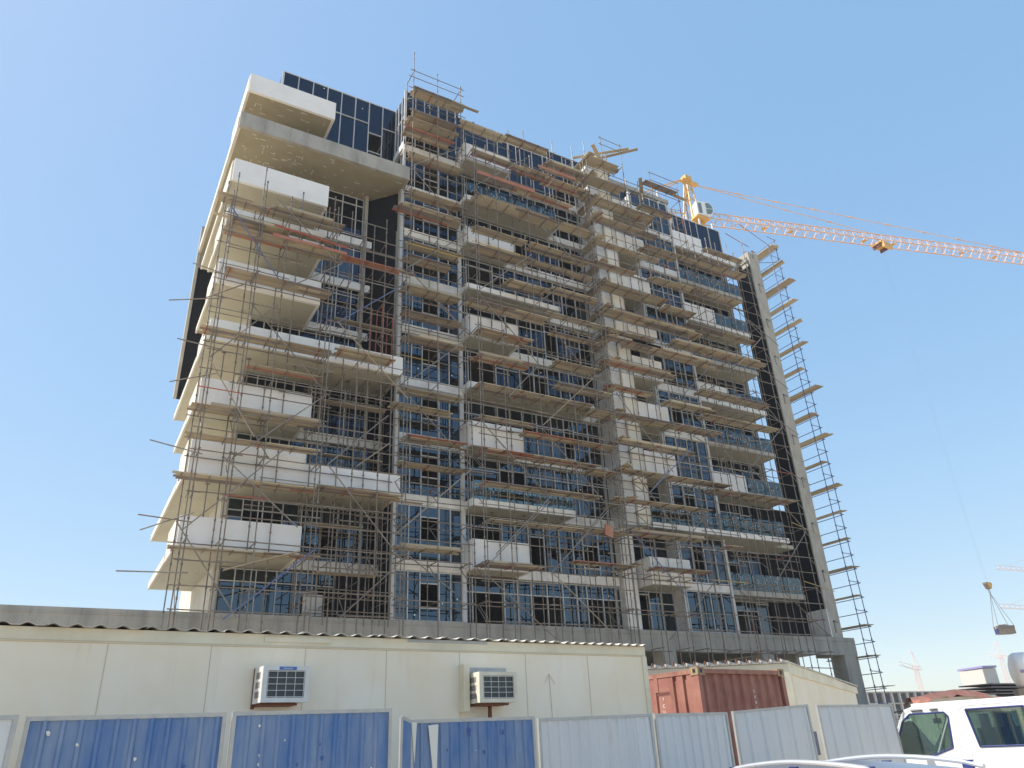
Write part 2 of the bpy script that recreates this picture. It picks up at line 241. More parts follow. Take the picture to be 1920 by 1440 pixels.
# angled black wall beside the left recess, black wall lower down
m=MB(); z0,z1_=Bz(4)+.9,32.6
m.poly([(11.35,36.1,z0),(12.95,34.35,z0),(13.1,34.5,z0),(11.5,36.2,z0),(11.35,36.1,z1_),(12.95,34.35,z1_),(13.1,34.5,z1_),(11.5,36.2,z1_)],[(0,1,5,4),(1,2,6,5),(2,3,7,6),(3,0,4,7),(0,3,2,1),(4,5,6,7)],black)
m.box(12.86,13.0,34.3,35.85,7.3,z0,black); part(m,'black_stone_wall')
boxes([(11.2,11.38,35.5,36.05,20,32.6,conc),(12.84,12.98,34.0,34.34,20.6,32.6,finc)],'wall_edge',T)
# left rear fin
m=MB(); m.box(3.3,5.2,46.0,46.4,22,31.5,black); m.box(3.28,5.2,45.98,46.4,31.5,34.8,conc); m.box(3.1,3.28,45.9,46.4,22,34.8,finc); part(m,'rear_fin')
# generic glazing
def glazing(xs,y,z0,z1,trans=(),holes=(),g=glass,name='window',dusty=.1,fr=.048,parent=None,partial=0):
    f=MB(); p=MB(); pm=wmetal
    zz=[z0]+list(trans)+[z1]
    for i,x in enumerate(xs):
        zt=z1
        f.box(x-fr/2,x+fr/2,y-.07,y+.03,z0,zt,pm)
    for a,b in zip(xs[:-1],xs[1:]):
        f.box(a+fr/2,b-fr/2,y-.03,y+.025,z0,z0+.05,pm); f.box(a+fr/2,b-fr/2,y-.03,y+.025,z1-.05,z1,pm)
        hs=[h for h in holes if h[0]<(a+b)/2<h[1]]
        if hs:
            h=hs[0]
            segs=[]
            if h[2]>z0+.1: segs.append((z0,h[2]))
            if h[3]<z1-.1: segs.append((h[3],z1))
            f.box(a+fr/2,b-fr/2,y-.06,y+.02,h[3],h[3]+.05,pm)
            if h[2]>z0+.1: f.box(a+fr/2,b-fr/2,y-.06,y+.02,h[2]-.05,h[2],pm)
        else:
            segs=[(z0,z1)]
            for t in trans: f.box(a+fr/2,b-fr/2,y-.05,y+.02,t-.025,t+.025,pm)
        for s0,s1 in segs:
            mm=glass2 if random.random()<dusty else g
            tl=[rnd(-.012,.012) for _ in range(4)]; xa,xb,za,zb2=a+fr/2,b-fr/2,s0+.05,s1-.05
            p.hexa([(xa,y+.015+tl[0],za),(xb,y+.015+tl[1],za),(xb,y+.03,za),(xa,y+.03,za),(xa,y+.015+tl[2],zb2),(xb,y+.015+tl[1]+tl[2]-tl[0],zb2),(xb,y+.03,zb2),(xa,y+.03,zb2)],mm)
            if random.random()<.22:
                sx=rnd(a+.15,b-.2); sz=rnd(s0+.15,s1-.25); p.box(sx,sx+.07,y-.012,y-.002,sz,sz+.08,sticker)
    fo=part(f,name,parent); p.build('pane',fo); return fo
# A: recessed glazing of the left block
AX_=[5.46,6.17,7.1,8.03,8.95,9.9,10.75,11.9,12.84]
for k in range(0,8):
    z0=7.3 if k==0 else Bz(k)+.45; z1=Bz(k+1) if k<7 else 32.6
    xs=AX_ if k<4 else [x for x in AX_ if x<11.3]+[11.2]
    if k==3: xs=AX_
    hs=[]
    if k==0: hs=[(9.9,10.8,7.3,9.0)]
    if k==1: hs=[(6.17,8.1,11.0,12.35),(9.9,10.8,10.4,11.9)]
    if k==3: hs=[(8.9,9.95,17.5,19.0)]
    if k==5: hs=[(7.0,8.0,23.4,25.2)]
    glazing(xs,35.95,z0,z1-.02,[z1-.6],hs,g=glass if k<3 else glassd)
boxes([(10.75,12.84,35.7,35.9,7.3,9.6,black),(9.3,10.2,35.75,35.9,7.3,8.6,ledge)],'block_wall',T)  # black box: the darkness of the recess is put into the wall colour
# penthouse
xs=[5.62+.935*i for i in range(9)]
glazing(xs,35.9,33.3,40.8,[38.9],[(11.2,12.15,36.6,38.1)],g=glassd,dusty=0)
xs=[36.0,38,40.2,42.4]
f=MB();p=MB()
p.box(5.56,5.6,35.95,46,33.6,40.8,glassd); f.box(5.53,5.62,35.86,35.96,33.4,40.8,wmetal); fo=part(f,'corner_window'); p.build('pane',fo)
# glass column, left side return
f=MB();p=MB()
for z0,z1 in ((33.65,36.2),(36.75,40.9)):
    p.box(13.12,13.14,34.1,35.85,z0,z1,glass)
    for y in (34.1,34.7,35.3,35.82): f.box(13.06,13.16,y-.03,y+.03,z0,z1,wmetal)
f.box(13.0,13.13,34.0,35.86,36.2,36.7,ledge); f.box(13.05,13.12,34.1,35.85,38.9,38.96,wmetal)
fo=part(f,'corner_window'); p.build('pane',fo)
# B: glass column
for k in range(0,10):
    z0=7.3 if k==0 else Bz(k)+.5; z1=Bz(k+1) if k<9 else 40.95
    zb=6.38 if k==0 else Bz(k)
    holes=[(14.38,15.39,zb+1.55,zb+2.66)] if k not in (6,) else []
    if k==9: holes=[(14.38,15.39,37.6,39.0)]
    glazing([13.12,13.75,14.38,15.39,16.01,16.64],34.05,z0,z1-.01,[],holes,dusty=.12,g=glass if k<7 else glassd)
    if k: m=MB(); m.box(13.0 if k in(1,2,4,5,7,8,9) else 13.13,16.84,33.93,34.2,zb,zb+.5,ledge if k not in(3,4,6) else greyc); part(m,'spandrel')
for x,zt in ((12.9,33.0),(16.65,31.6)):
    m=MB(); m.box(x,x+.22,33.96,34.3,7.28,zt if x>13 else 32.6,wmetal); part(m,'corner_post')
m=MB(); m.box(12.98,13.1,34.0,34.1,33.5,41.0,wmetal); m.box(16.66,16.82,33.98,34.15,31.6,41.0,glassd); part(m,'corner_post')
# C: centre bay
CX=[16.95,17.42,19.25,20.05,20.87,21.86,22.85,23.75,24.42,25.48,26.35,27.2]
CB={1:(20.0,9.74,11.2),2:(23.1,12.95,13.28),3:(20.0,16.22,17.6),4:(25.1,19.6,19.95),5:(20.1,22.86,24.2),6:(23.2,26.08,26.38),7:(20.15,29.35,30.5),8:(23.6,32.6,32.95),9:(20.15,35.95,37.2)}
for k in range(0,10):
    z0=7.3 if k==0 else Bz(k)+.45; z1=Bz(k+1) if k<9 else 40.9
    if k==9: z1=40.9
    H=[]
    top=z0+2.1
    if k==0: H=[(17.4,19.3,7.3,8.87),(20.8,22.9,7.3,8.87),(24.4,26.4,7.3,8.87)]
    elif k==1: H=[(17.4,19.3,10.1,12.25),(20.9,21.9,10.1,12.0),(24.4,25.5,10.6,11.8)]
    elif k==2: H=[(19.2,20.9,13.4,15.6)]
    elif k==4: H=[(17.4,19.3,z0,top+.3),(20.8,22.9,z0,top)]
    elif k==6: H=[(17.4,19.3,z0,top+.2)]
    elif k==7: H=[(20.8,21.9,z0+.4,top),(24.4,25.5,z0,top)]
    elif k==5: H=[(22.8,23.8,z0+.4,top)]
    elif k==3: H=[(23.7,24.5,z0+.3,top)]
    glazing(CX,34.5,z0,z1-.01,[z1-.75],H,g=glass if k<4 else glassd)
    if k:
        x1,zb,zt=CB[k]
        m=MB(); m.box(x1+.02,26.6,34.25,34.44,Bz(k),Bz(k)+.48,ledge); part(m,'spandrel')
        if zt-zb>.6: balcony(16.75,x1,33.0,34.44,zb,zt)
        else: balcony(16.75,x1,33.0,34.44,zb,zt,matf=white)
def balustrade(x0,x1,y,zb,h=1.05,side=None):
    b=MB(); n=max(2,round((x1-x0)/1.1)); w_=(x1-x0)/n
    for i in range(n): b.box(x0+i*w_+.02,x0+(i+1)*w_-.02,y,y+.015,zb+.03,zb+h,balg)
    for i in range(n+1): b.box(x0+i*w_-.02,x0+i*w_+.02,y-.01,y+.03,zb,zb+h*.9,framem)
    for _ in range(int((x1-x0)*5)):
        sx=rnd(x0+.1,x1-.15); sz=zb+h*.5+rnd(-.25,.4); a=rnd(.015,.035); t=rnd(-.08,.08)
        b.poly([(sx,y-.004,sz),(sx+a,y-.004,sz),(sx+a+t,y-.004,sz+.13),(sx+t,y-.004,sz+.13)],[(0,1,2,3)],sticker)
    return part(b,'glass_balustrade')
balustrade(16.85,23.0,33.08,13.28); balustrade(16.85,23.5,33.08,32.95,1.1)
# D: stone clad pier
m=MB(); m.box(27.5,28.42,33.0,35.3,12.95,40.1,stone)
for i in range(26): m.box(27.496,28.425,32.996,33.3,13.9+i*1.03,13.915+i*1.03,greyc)
m.box(26.62,27.5,33.22,34.9,12.95,40.1,greyc)
part(m,'stone_pier')
m=MB(); m.box(27.4,28.5,32.95,35.3,40.1,40.45,white); part(m,'pier_cap')
m=MB(); m.box(26.7,27.64,34.0,34.6,7.28,12.95,ledge); part(m,'column')
# E: small balconies right of the pier
for k in range(1,10):
    zb=Bz(k)
    if k==2: continue
    if k==1: balcony(27.9,30.85,33.0,34.9,zb,zb+1.5)
    elif k==9: balcony(28.34,31.9,33.0,34.0,zb-.1,zb+1.2)
    else: balcony(28.34,30.9,33.0,34.9,zb,zb+1.45)
for k in range(0,10):
    z0=7.3 if k==0 else Bz(k)+.45; z1=Bz(k+1) if k<9 else 39.9
    glazing([28.36,29.1,30.0,30.95],34.95,z0,z1-.01,[z1-.7],[(28.3,29.1,z0,z0+2.1)] if k in(0,1,4,5,7) else [],g=glass if k<2 else glassd,dusty=.2)
    if k: m=MB(); m.box(28.34,31.0,34.86,34.9,Bz(k),Bz(k)+.44,ledge); m.box(31.2,34.72,33.93,34.2,Bz(k),Bz(k)+.5,ledge); part(m,'spandrel')
    h=[(32.1,33.05,z0+.6,z1-.6)] if k in(1,2,4) else ([(31.17,32.1,z0+.2,z0+1.2)] if k in (6,8) else [])
    glazing([31.2,32.1,33.05,33.95,34.72],34.05,z0,min(z1,39.4)-.01 if k==9 else z1-.01,[z0+1.1] if k in(2,3,6,7) else ([z1-.7] if k in(1,4,5) else []),h,g=glass,dusty=.3)
for x in (30.98,34.72):
    m=MB(); m.box(x,x+.24,33.97,34.2,7.28,39.3,wmetal); part(m,'corner_post')
boxes([(31.0,31.2,34.2,34.95,7.3,39,greyc),(34.76,34.94,34.2,35.9,7.3,39,greyc)],'return_wall',T)
# F: right bay
for k in range(1,10):
    zb=Bz(k)
    if k==2:
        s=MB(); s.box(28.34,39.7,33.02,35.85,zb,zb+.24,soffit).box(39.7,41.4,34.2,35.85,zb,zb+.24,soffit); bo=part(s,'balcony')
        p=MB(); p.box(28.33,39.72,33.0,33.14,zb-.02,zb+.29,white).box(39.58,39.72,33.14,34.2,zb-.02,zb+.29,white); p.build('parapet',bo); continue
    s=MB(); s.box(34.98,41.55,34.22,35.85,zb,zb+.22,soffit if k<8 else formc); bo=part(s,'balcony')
    p=MB(); p.box(34.97,41.57,34.2,34.35,zb-.02,zb+.3,finc if k in(1,4,6,8) else ledge); p.box(41.42,41.56,34.35,35.85,zb-.02,zb+.3,finc); p.build('slab_edge',bo)
    if k in (3,5,7,9):
        p=MB(); p.box(34.97,38.0 if k!=5 else 37.9,34.12,34.2,zb-.03,zb+1.4,white).box(37.85,38.0,34.2,34.35,zb+.3,zb+1.4,white).box(34.97,38.0,34.2,34.3,zb+.3,zb+1.4,white); p.build('parapet',bo)
    x0=38.05 if k in(3,5,7) else 35.0
    if k in (3,4,5,6,7,1,8): balustrade(x0,41.4,34.26,zb+.3)
balustrade(28.4,39.5,33.08,Bz(2)+.29)
for k in range(0,9):
    z0=7.3 if k==0 else Bz(k)+.4; z1=Bz(k+1)
    xs=[34.98+.95*i for i in range(7)]+[41.7]
    H=[(36.8,38.8,7.3,9.0)] if k==0 else ([(36.8,37.8,z0,z0+2)] if k%3==1 else ([(38.7,39.8,z0,z0+2.1)] if k in(2,5) else []))
    glazing(xs,35.9,z0,z1-.01,[z0+2.2],H,g=glassd if k else glass,dusty=.3)
# parapet glass of the right roof
glazing([36.0,37.25,38.5,39.75,41.0],34.8,Bz(9)+.4,39.5,[],[],g=glassd,dusty=0)
boxes([(x,x+.12,34.95,35.07,38.8,40.3 if x>36 else 41.6,wmetal) for x in (31.8,33.3,35.0,36.3,37.8,39.2,40.6)],'roof_post',T)
glazing([28.4,29.6,30.8,32.0,33.2,34.4,35.6],35.1,38.6,41.2,[],[],g=glassd,dusty=0)
# right fin
m=MB(); m.box(43.08,43.14,34.1,35.65,9.1,36.3,black); m.box(43.07,43.14,35.0,35.65,36.3,36.8,black); fo=part(m,'black_fin_cladding')
m=MB(); m.box(43.14,44.15,34.0,35.66,6.2,37.6,finc); m.box(43.06,43.14,34.0,34.1,9.1,37.6,finc); m.box(43.06,43.14,34.1,35.66,36.8,37.6,finc)
m.box(43.06,43.14,34.0,35.66,7.3,9.1,ledge)
for i in range(10):
    z=7.6+3.27*i; m.box(43.5,43.62,33.94,34.0,z,z+.75,conc); m.box(43.5,43.95,33.94,34.0,z+.65,z+.75,conc)
m.poly([(43.14,34.0,37.6),(44.15,34.0,37.6),(43.9,34.6,37.95),(43.14,34.6,38.0)],[(0,1,2,3)],finc)
part(m,'concrete_fin')
boxes([(41.4,43.06,36.0,36.2,7.3,9.2,ledge),(39.9,44.1,35.70,35.84,7.3,16.15,black)],'base_wall',T)
# podium
m=MB(); m.box(-9,44.9,33.8,34.0,6.2,7.28,conc); m.box(-9,44.9,34.0,46,6.6,6.95,conc)
m.box(-9,44.9,33.77,33.8,7.05,7.1,conc)
po=part(m,'podium_beam')
for x in (28.7,36.3): m=MB(); m.box(x,x+.95,33.8,34.7,0,6.2,conc); part(m,'podium_column')
m=MB(); m.box(43.6,44.88,33.82,34.9,0,6.2,conc); part(m,'podium_column')
boxes([(-9,27.2,34.2,34.4,0,6.2,conc),(27.0,39.7,45.0,45.2,0,6.5,inner),(39.7,39.95,34.3,45.0,0,6.5,conc)],'podium_wall',T)
# props under the long balconies of the left block and centre
def prop(x,y,z0,z1,label):
    t=thing('steel_prop',(x,y,z0),label,'prop','steel props under balcony soffits')
    m=MB(); m.tube((x,y,z0),(x,y,z0+1.6),.035,steel); m.tube((x,y,z0+1.5),(x,y,z1-.01),.025,steel2); m.build('tube',t)
    m=MB(); m.box(x-.1,x+.1,y-.1,y+.1,z1-.012,z1-.001,steel); m.build('head_plate',t)
for i,(x,y) in enumerate([(4.2,34.2),(5.4,34.4),(7.6,34.2),(9.2,34.5),(10.5,34.8),(11.6,34.6),(12.2,34.4)]):
    prop(x,y,16.9 if x<8 else 16.5,Bz(4)-.0,'%s steel prop from the left under the fourth floor soffit of the left block'%['first','second','third','fourth','fifth','sixth','seventh'][i])
for i,(x,y) in enumerate([(4.3,34.4),(9.6,34.6),(11.3,34.8)]):
    prop(x,y,10.0,Bz(2),'%s steel prop from the left under the lowest full width white balcony'%['first','second','third'][i])
for i,(x,y) in enumerate([(18.4,33.9),(20.3,33.8),(21.7,33.9),(22.6,33.6)]):
    prop(x,y,10.1,12.94,'%s steel prop from the left under the glass railed centre balcony'%['first','second','third','fourth'][i])
# ---------------- scaffolding ----------------
LV=[4.2+1.87*i for i in range(21)]
def pick():
    r=random.random()
    return steel if r<.70 else (steel2 if r<.975 else (rtube if r<.99 else ytube))
def emit(items,name,parent,limit=95):
    # items: (size, MB). the largest as parts, the rest merged into one
    items.sort(key=lambda t:-t[0])
    for s,m in items[:limit]: m.build(name,parent)
    rest=items[limit:]
    if rest:
        a=MB()
        for s,m in rest:
            b=len(a.v); a.v+=m.v
            for f,k in zip(m.f,m.m): a.f.append(tuple(b+i for i in f)); a.m.append(a.mi(m.mats[k]))
        tag(a.build(name,parent),kind='stuff')
def ppick(): return steel if random.random()<.78 else steel2
def pole(x,y,z0,z1,r=.027,tilt=.05):
    m=MB(); mt=ppick(); z=z0; dx=rnd(-tilt,tilt); mt2=mt
    H=z1-z0
    def P(z_): t=(z_-z0)/max(H,1); return (x+dx*t,y+rnd(-.01,.01),z_)
    a=P(z0)
    while z<z1-.1:
        zn=min(z+rnd(3,5),z1); b=P(zn); m.tube(a,b,r,mt2); m.tube((b[0],b[1],zn-.12),(b[0],b[1],zn),r*1.5,mt2); a=b; z=zn
        if random.random()<.3: mt2=ppick() if random.random()<.993 else rtube
    zz=z0+rnd(.3,.8)
    while zz<z1:
        t=(zz-z0)/max(H,1); m.tube((x+dx*t,y,zz-.04),(x+dx*t,y,zz+.04),r*1.7,mt2); zz+=.93
    return m
def deck(x0,x1,z,y0,y1,red=0,slope=0,along='x'):
    m=MB(); ws=.225; n=max(1,int(round((y1-y0)/ws))); ws=(y1-y0)/n
    wood=[w1,w2,w1,w3,w2,wb]
    for i in range(n):
        x=x0+rnd(-.12,.12)
        while x<x1-.3:
            xe=min(x+rnd(2.6,3.9),x1+rnd(-.1,.15)); mt=w4 if random.random()<red else random.choice(wood)
            zz=z+rnd(-.008,.02); ya,yb=y0+i*ws+.006,y0+(i+1)*ws-.006
            if along=='x': m.box(x,xe-.01,ya,yb,zz,zz+.038,mt)
            else: m.box(ya,yb,x,xe-.01,zz,zz+.038,mt)
            if random.random()<.12 and along=='x': m.box(x+.3,x+rnd(1.,2.),ya,yb,zz-.042,zz-.003,random.choice(wood))
            x=xe
    return m
def scaffold(label,loc,outer,inner,Yo,Yi,zb,decks,braces,lv,rails=True,redp=.03,miss=.12,group=None,reds=()):
    t=thing('scaffold',loc,label,'scaffold','scaffolding on the tower')
    P=[]; L=[]; D=[]; Br=[]; TR=[]
    for x,zt in outer: P.append((zt-zb,pole(x,Yo,zb,zt)))
    for x,zt in inner: P.append((zt-zb-1,pole(x,Yi,zb,zt)))
    emit(P,'pole',t)
    for Y,row in ((Yo,outer),(Yi,inner)):
        xs=[p[0] for p in row]; tops=[p[1] for p in row]
        for j,z in enumerate(lv):
            for dz in ((0,.98) if Y==Yo else (0,)):
                i=0
                while i<len(xs)-1:
                    span=random.choice((1,2,2,3)); e=min(i+span,len(xs)-1)
                    if random.random()>miss*(1 if dz==0 else 2.2) and z+dz<min(tops[i],tops[e])-.1:
                        mt=pick(); m=MB(); y=Y+(-.05 if Y==Yo else .05); zz=z+dz+rnd(-.03,.03)
                        m.tube((xs[i]-rnd(.05,.35),y,zz),(xs[e]+rnd(.05,.35),y,zz+rnd(-.03,.03)),.026,mt)
                        L.append((xs[e]-xs[i],m))
                    i=e
    for x,zt in outer:
        for z in lv:
            if z<zt-.1 and random.random()>.2:
                m=MB(); m.tube((x+.04,Yo-.1,z+.05),(x+.04,Yi+.1,z+.05),.025,pick()); TR.append((1,m))
                if random.random()<.25: m=MB(); m.tube((x-.04,Yo,z-.85),(x-.04,Yi,z+.02),.022,pick()); TR.append((1,m))
    emit(L,'ledger',t)
    for n,(x0,x1,za,zb_) in enumerate(decks):
        z=(za+zb_)/2; wd=random.choice((1,1,.8,.75,.6)) if Yo<32.5 else .9
        red=.22 if n in reds else redp
        y1=Yo+(Yi-Yo)*wd
        m=deck(x0,x1,z,Yo+.02,y1,red); D.append((x1-x0,m))
        x=x0+.25
        while x<x1:
            mt=rtube if random.random()<.24 else steel
            TR.append((5,MB().tube((x,Yo-.06,z-.035),(x,y1+.1,z-.035),.028,mt))); x+=rnd(1.0,1.5)
        if random.random()<.2:
            k=MB(); k.box(x0+rnd(0,.8),x1-rnd(0,.8),Yo-.005,Yo+.02,z+.04,z+.17,random.choice((w1,w2,w3))); k.build('toe_board',t)
    emit(D,'plank_deck',t); emit(TR,'transom',t)
    for x0,z0,x1,z1 in braces:
        m=MB(); m.tube((x0,Yo-.1,z0),(x1,Yo-.1,z1),.028,random.choice((steel2,steel2,steel,steel,w3,steel2,btube))); Br.append((1,m))
    emit(Br,'brace',t)
    return t
def tops(xs,z,s=.7): return [(x,z+rnd(-s,s)) for x in xs]
sa=scaffold('rusty tube scaffold in front of the stacked white balconies of the left block',(8,31.9,0),
    tops([3.28,3.45,4.72,4.9,6.1,8.42,8.62,10.1,11.3,12.55],28.3,1.2),tops([3.15,4.6,6.0,6.9,8.36,9.6,10.9,12.2],28.0,1.3),31.9,32.8,0,DECKS['A'],BRACES['A'],[z for z in LV if z<28],reds=(4,5),miss=.15)
# extra: tubes sticking out left, crooked planks
for x0,z0,x1,z1 in ((1.55,13.6,3.2,13.3),(1.3,20.2,3.3,21.0),(1.9,18.4,3.4,18.3),(1.6,10.5,3.2,10.4),(1.2,8.3,3.3,8.4),(1.75,9.9,3.2,10.8),(1.9,16.3,3.3,17.1),(2.0,22.4,3.4,22.2)): tubes([((x0,31.7,z0),(x1+.4,31.75,z1),random.choice((steel,steel2,steel)))],'projecting_tube',sa)
m=MB(); m.hexa([(5.0,31.8,8.6),(8.0,31.8,9.6),(8.0,32.05,9.6),(5.0,32.05,8.6),(5.0,31.8,8.64),(8.0,31.8,9.64),(8.0,32.05,9.64),(5.0,32.05,8.64)],w1); m.build('loose_plank',sa)
boxes([(2.6,4.3,31.9,32.15,27.0,27.04,w2),(2.6,3.9,32.2,32.4,25.9,25.94,w2)],'loose_plank',sa)
tubes([((5.4,31.72,25.75),(9.2,31.72,25.55),rtube)],'red_rail',sa,.05); boxes([(5.4,9.2,31.86,31.9,25.2,25.38,w4)],'red_toe_board',sa)
# recess scaffold
tr=thing('scaffold',(11,34.6,7.3),'dense dark scaffold standing inside the recess between the left block and the glass column','scaffold','scaffolding on the tower')
P=[];L=[];D=[]
for y in (33.5,34.3,35.1):
    for x in (8.6,9.6,10.5,11.4,12.2,12.7):
        P.append((1,pole(x+rnd(-.12,.12),y,7.0 if y>33.6 else 6.9,rnd(26,29.5) if random.random()<.4 and y<34 else 19.4 if y>34 else 12.7,.026)))
Q=[]
for z in [7.5+.93*i for i in range(22)]:
    for y in (33.45,34.25,35.05):
        if y>34 and z>19: continue
        if 12.6<z<13.3 or 19.4<z<20.6: continue
        if random.random()<.65:
            m=MB(); a=rnd(8.3,9.6); m.tube((a,y,z),(12.8,y,z+rnd(-.03,.03)),.024,pick()); L.append((1,m))
    if z<26 and not (12.4<z<13.3 or 19.0<z<20.6):
        for x in (8.8,9.9,11.1,12.3):
            m=MB(); m.tube((x,33.3,z+.4),(x,35.3,z+.4),.024,pick()); Q.append((1,m))
for m0 in P: pass
emit(P,'pole',tr); emit(L,'ledger',tr); emit(Q,'transom',tr)
for x0,x1,z,y in ((9.0,12.3,17.6,33.6),(8.7,11.2,11.4,33.7),(9.4,12.5,22.4,33.6),(9.0,12.5,26.3,33.5),(9.1,12.2,14.8,33.6),(9.2,12.4,9.2,33.7)):
    deck(x0,x1,z,y,y+.5).build('plank_deck',tr)
m=MB(); m.hexa([(10.7,33.2,14.2),(12.4,33.2,15.7),(12.4,33.5,15.7),(10.7,33.5,14.2),(10.7,33.2,14.26),(12.4,33.2,15.76),(12.4,33.5,15.76),(10.7,33.5,14.26)],w1); m.build('loose_plank',tr)
for i in range(5):
    x=11.4+.3*i; m=MB(); m.tube((x,34.1,20.2),(x,34.0,23.8+rnd(-.5,.5)),.03,rtube); m.build('red_pole',tr)
sb=scaffold('tall narrow scaffold up the glass column, rising above the roof',(14.8,32.6,0),
    [(13.0,43.0),(14.7,41.9),(16.35,41.6)],[(12.95,41.2),(14.6,40.6),(16.4,41.0)],32.6,33.6,7.3,DECKS['B'],BRACES['B'],[z for z in LV if 7<z<40.5]+[41.3],miss=.05)
# legs of it pass in front of the podium
tubes([((x,32.6,0),(x,32.6,7.3),steel) for x in (13.0,14.7,16.35)],'base_pole',sb,.03)
sc=scaffold('widest scaffold, in front of the centre balconies between the glass column and the stone pier',(20.8,31.9,0),
    [(16.85,38.0),(17.0,36.5),(18.36,37.6),(20.61,38.9),(22.89,39.1),(24.49,39.2),(25.4,38.6)],
    [(16.79,38.5),(18.24,37.5),(19.2,24),(20.01,39.5),(20.57,38.5),(21.6,38),(22.2,30),(23.0,38.9),(23.9,26),(24.65,38.9),(25.09,38.2),(25.9,38.5)],31.9,32.85,0,DECKS['C'],BRACES['C'],[z for z in LV if z<38.5],reds=(5,17,26),miss=.08)
boxes([(17.0,21.2,31.86,31.9,33.85,34.1,w4),(21.6,24.6,31.86,31.9,36.2,36.4,w4)],'red_toe_board',sc)
m=MB(); m.hexa([(24.05,31.78,11.75),(24.5,31.74,11.6),(24.55,31.9,11.65),(24.1,31.95,11.8),(24.15,31.8,12.35),(24.62,31.76,12.2),(24.6,31.9,12.25),(24.2,31.95,12.4)],w4); m.build('red_cloth',sc)
sp=scaffold('scaffold wrapped round the cream stone pier, loose boards crossing at its top',(28.3,31.9,0),
    tops([25.6,27.14,28.9,30.2,31.41,32.63,33.98],38.6,.5)[:0]+[(25.7,38.5),(27.14,41.4),(28.9,41.3),(30.2,38.3),(31.41,39.7),(32.63,36.5),(33.98,39.2)],
    [(25.9,39),(26.4,41.2),(27.2,40.9),(28.3,41.0),(29.1,38.4),(30.1,37.8),(31.4,39.0),(32.4,36.0),(33.6,38.2)],31.9,32.85,0,DECKS['P'],[],[z for z in LV if z<38.5],miss=.08)
# boards along the left side of the pier
Dm=[]
for z in [p[2] for p in DECKS['P']]:
    if z>8: Dm.append((1,deck(31.7,34.2,z+.06,25.9,26.5,along='y')))
for s,m in Dm: m.build('plank_deck',sp)
for a,b,z in (((26.0,31.4),(29.2,33.8),39.6),((26.2,34.0),(29.5,31.6),40.6),((27.0,34.3),(30.2,31.4),40.7),((30.2,31.6),(32.2,33.8),38.4)):
    a=Vector((a[0],a[1],z)); b=Vector((b[0],b[1],z+.25)); d=(b-a).normalized(); n=Vector((-d.y,d.x,0))*.13; u=Vector((0,0,.04))
    MB().hexa([a-n,b-n,b+n,a+n,a-n+u,b-n+u,b+n+u,a+n+u],random.choice((w1,w2))).build('loose_plank',sp)
tubes([((27.0,31.9,z),(29.1,31.9,z-.05),steel2) for z in (40.6,41.2)]+[((31.3,31.85,z),(34.2,31.85,z),steel) for z in (38.9,39.6)],'guard_rail',sp)
sf=scaffold('scaffold in front of the right hand balconies, reaching the black cladding of the fin',(37,31.9,0),
    [(34.73,38.5),(35.99,35.2),(36.91,35.0),(38.09,35.4),(39.92,35.6)],
    [(34.4,37.9),(35.2,35.4),(36.4,34.9),(37.3,35.0),(38.6,35.3),(39.8,35.7)],31.9,32.85,0,DECKS['F'],BRACES['F'],[z for z in LV if z<35.5],miss=.06)
for z in (4.9,)+tuple(8+1.87*i for i in range(15)):
    MB().tube((39.9,31.95,z),(41.9,33.2,z+.02),.024,steel).build('tie_tube',sf) if z>9 else None
for z in (10.2,13.9,17.6,21.4,25.1,28.8): MB().tube((38.9,31.85,z),(43.9,33.7,z),.026,ytube if z<15 else steel2).build('tie_tube',sf)
tubes([((41.3,33.0,7.3),(41.3,33.0,35.8),steel2),((41.0,33.6,7.3),(41.0,33.6,35.0),steel)],'pole',sf,.028)
# right end tower scaffold, running back along the side of the fin
te=thing('scaffold',(45.2,34.5,0),'slim blue grey scaffold standing clear of the right end of the block against the sky','scaffold','scaffolding on the tower')
def P45(z): return 45.45+(38.4-z)*.010
for x,y,zt,mt in ((45.5,33.0,38.9,btube),(44.65,33.0,37.9,btube),(45.5,36.0,38.8,btube),(44.65,36.0,38.5,btube)):
    m=MB(); dx=.12
    m.tube((x+dx,y,0),(x-dx,y,zt),.03,mt)
    z=.6
    while z<zt: t=z/zt; m.tube((x+dx-2*dx*t,y,z-.05),(x+dx-2*dx*t,y,z+.05),.05,mt); z+=.93
    m.build('pole',te)
for z in LV[:19]+[2.3]:
    xe=45.5+.12-.24*z/38.5
    for dz in (0,.93):
        m=MB(); m.tube((xe,32.8,z-.06+dz),(xe,36.3,z-.06+dz),.025,btube if z<30 else steel2)
        m.build('ledger',te)
        m=MB(); m.tube((xe-.95,32.95,z+.05+dz),(xe+.1,32.95,z+.0+dz),.024,btube); m.build('transom',te)
    m=MB()
    if 1:
        n=random.choice((3,3,2)); ex=rnd(-.1,.9)
        for i in range(n): 
            a=xe-.86+i*.28; m.box(a,a+.27,32.75-ex+rnd(-.1,.1),36.2,z+rnd(0,.015),z+.045,random.choice((w1,w2,w3,w2)))
        m.build('plank_deck',te)
tubes([((45.4,33,36.6),(45.4,36,38.4),steel2),((44.6,33,38.0),(40.2,32,38.0),rtube)],'brace',te,.022)
# top guard rails over the right bay
tubes([((39.9,31.9,36.5),(39.9,31.9,33.5),steel2),((38.3,31.9,36.4),(41.0,32.2,36.2),rtube)],'guard_rail',sf)
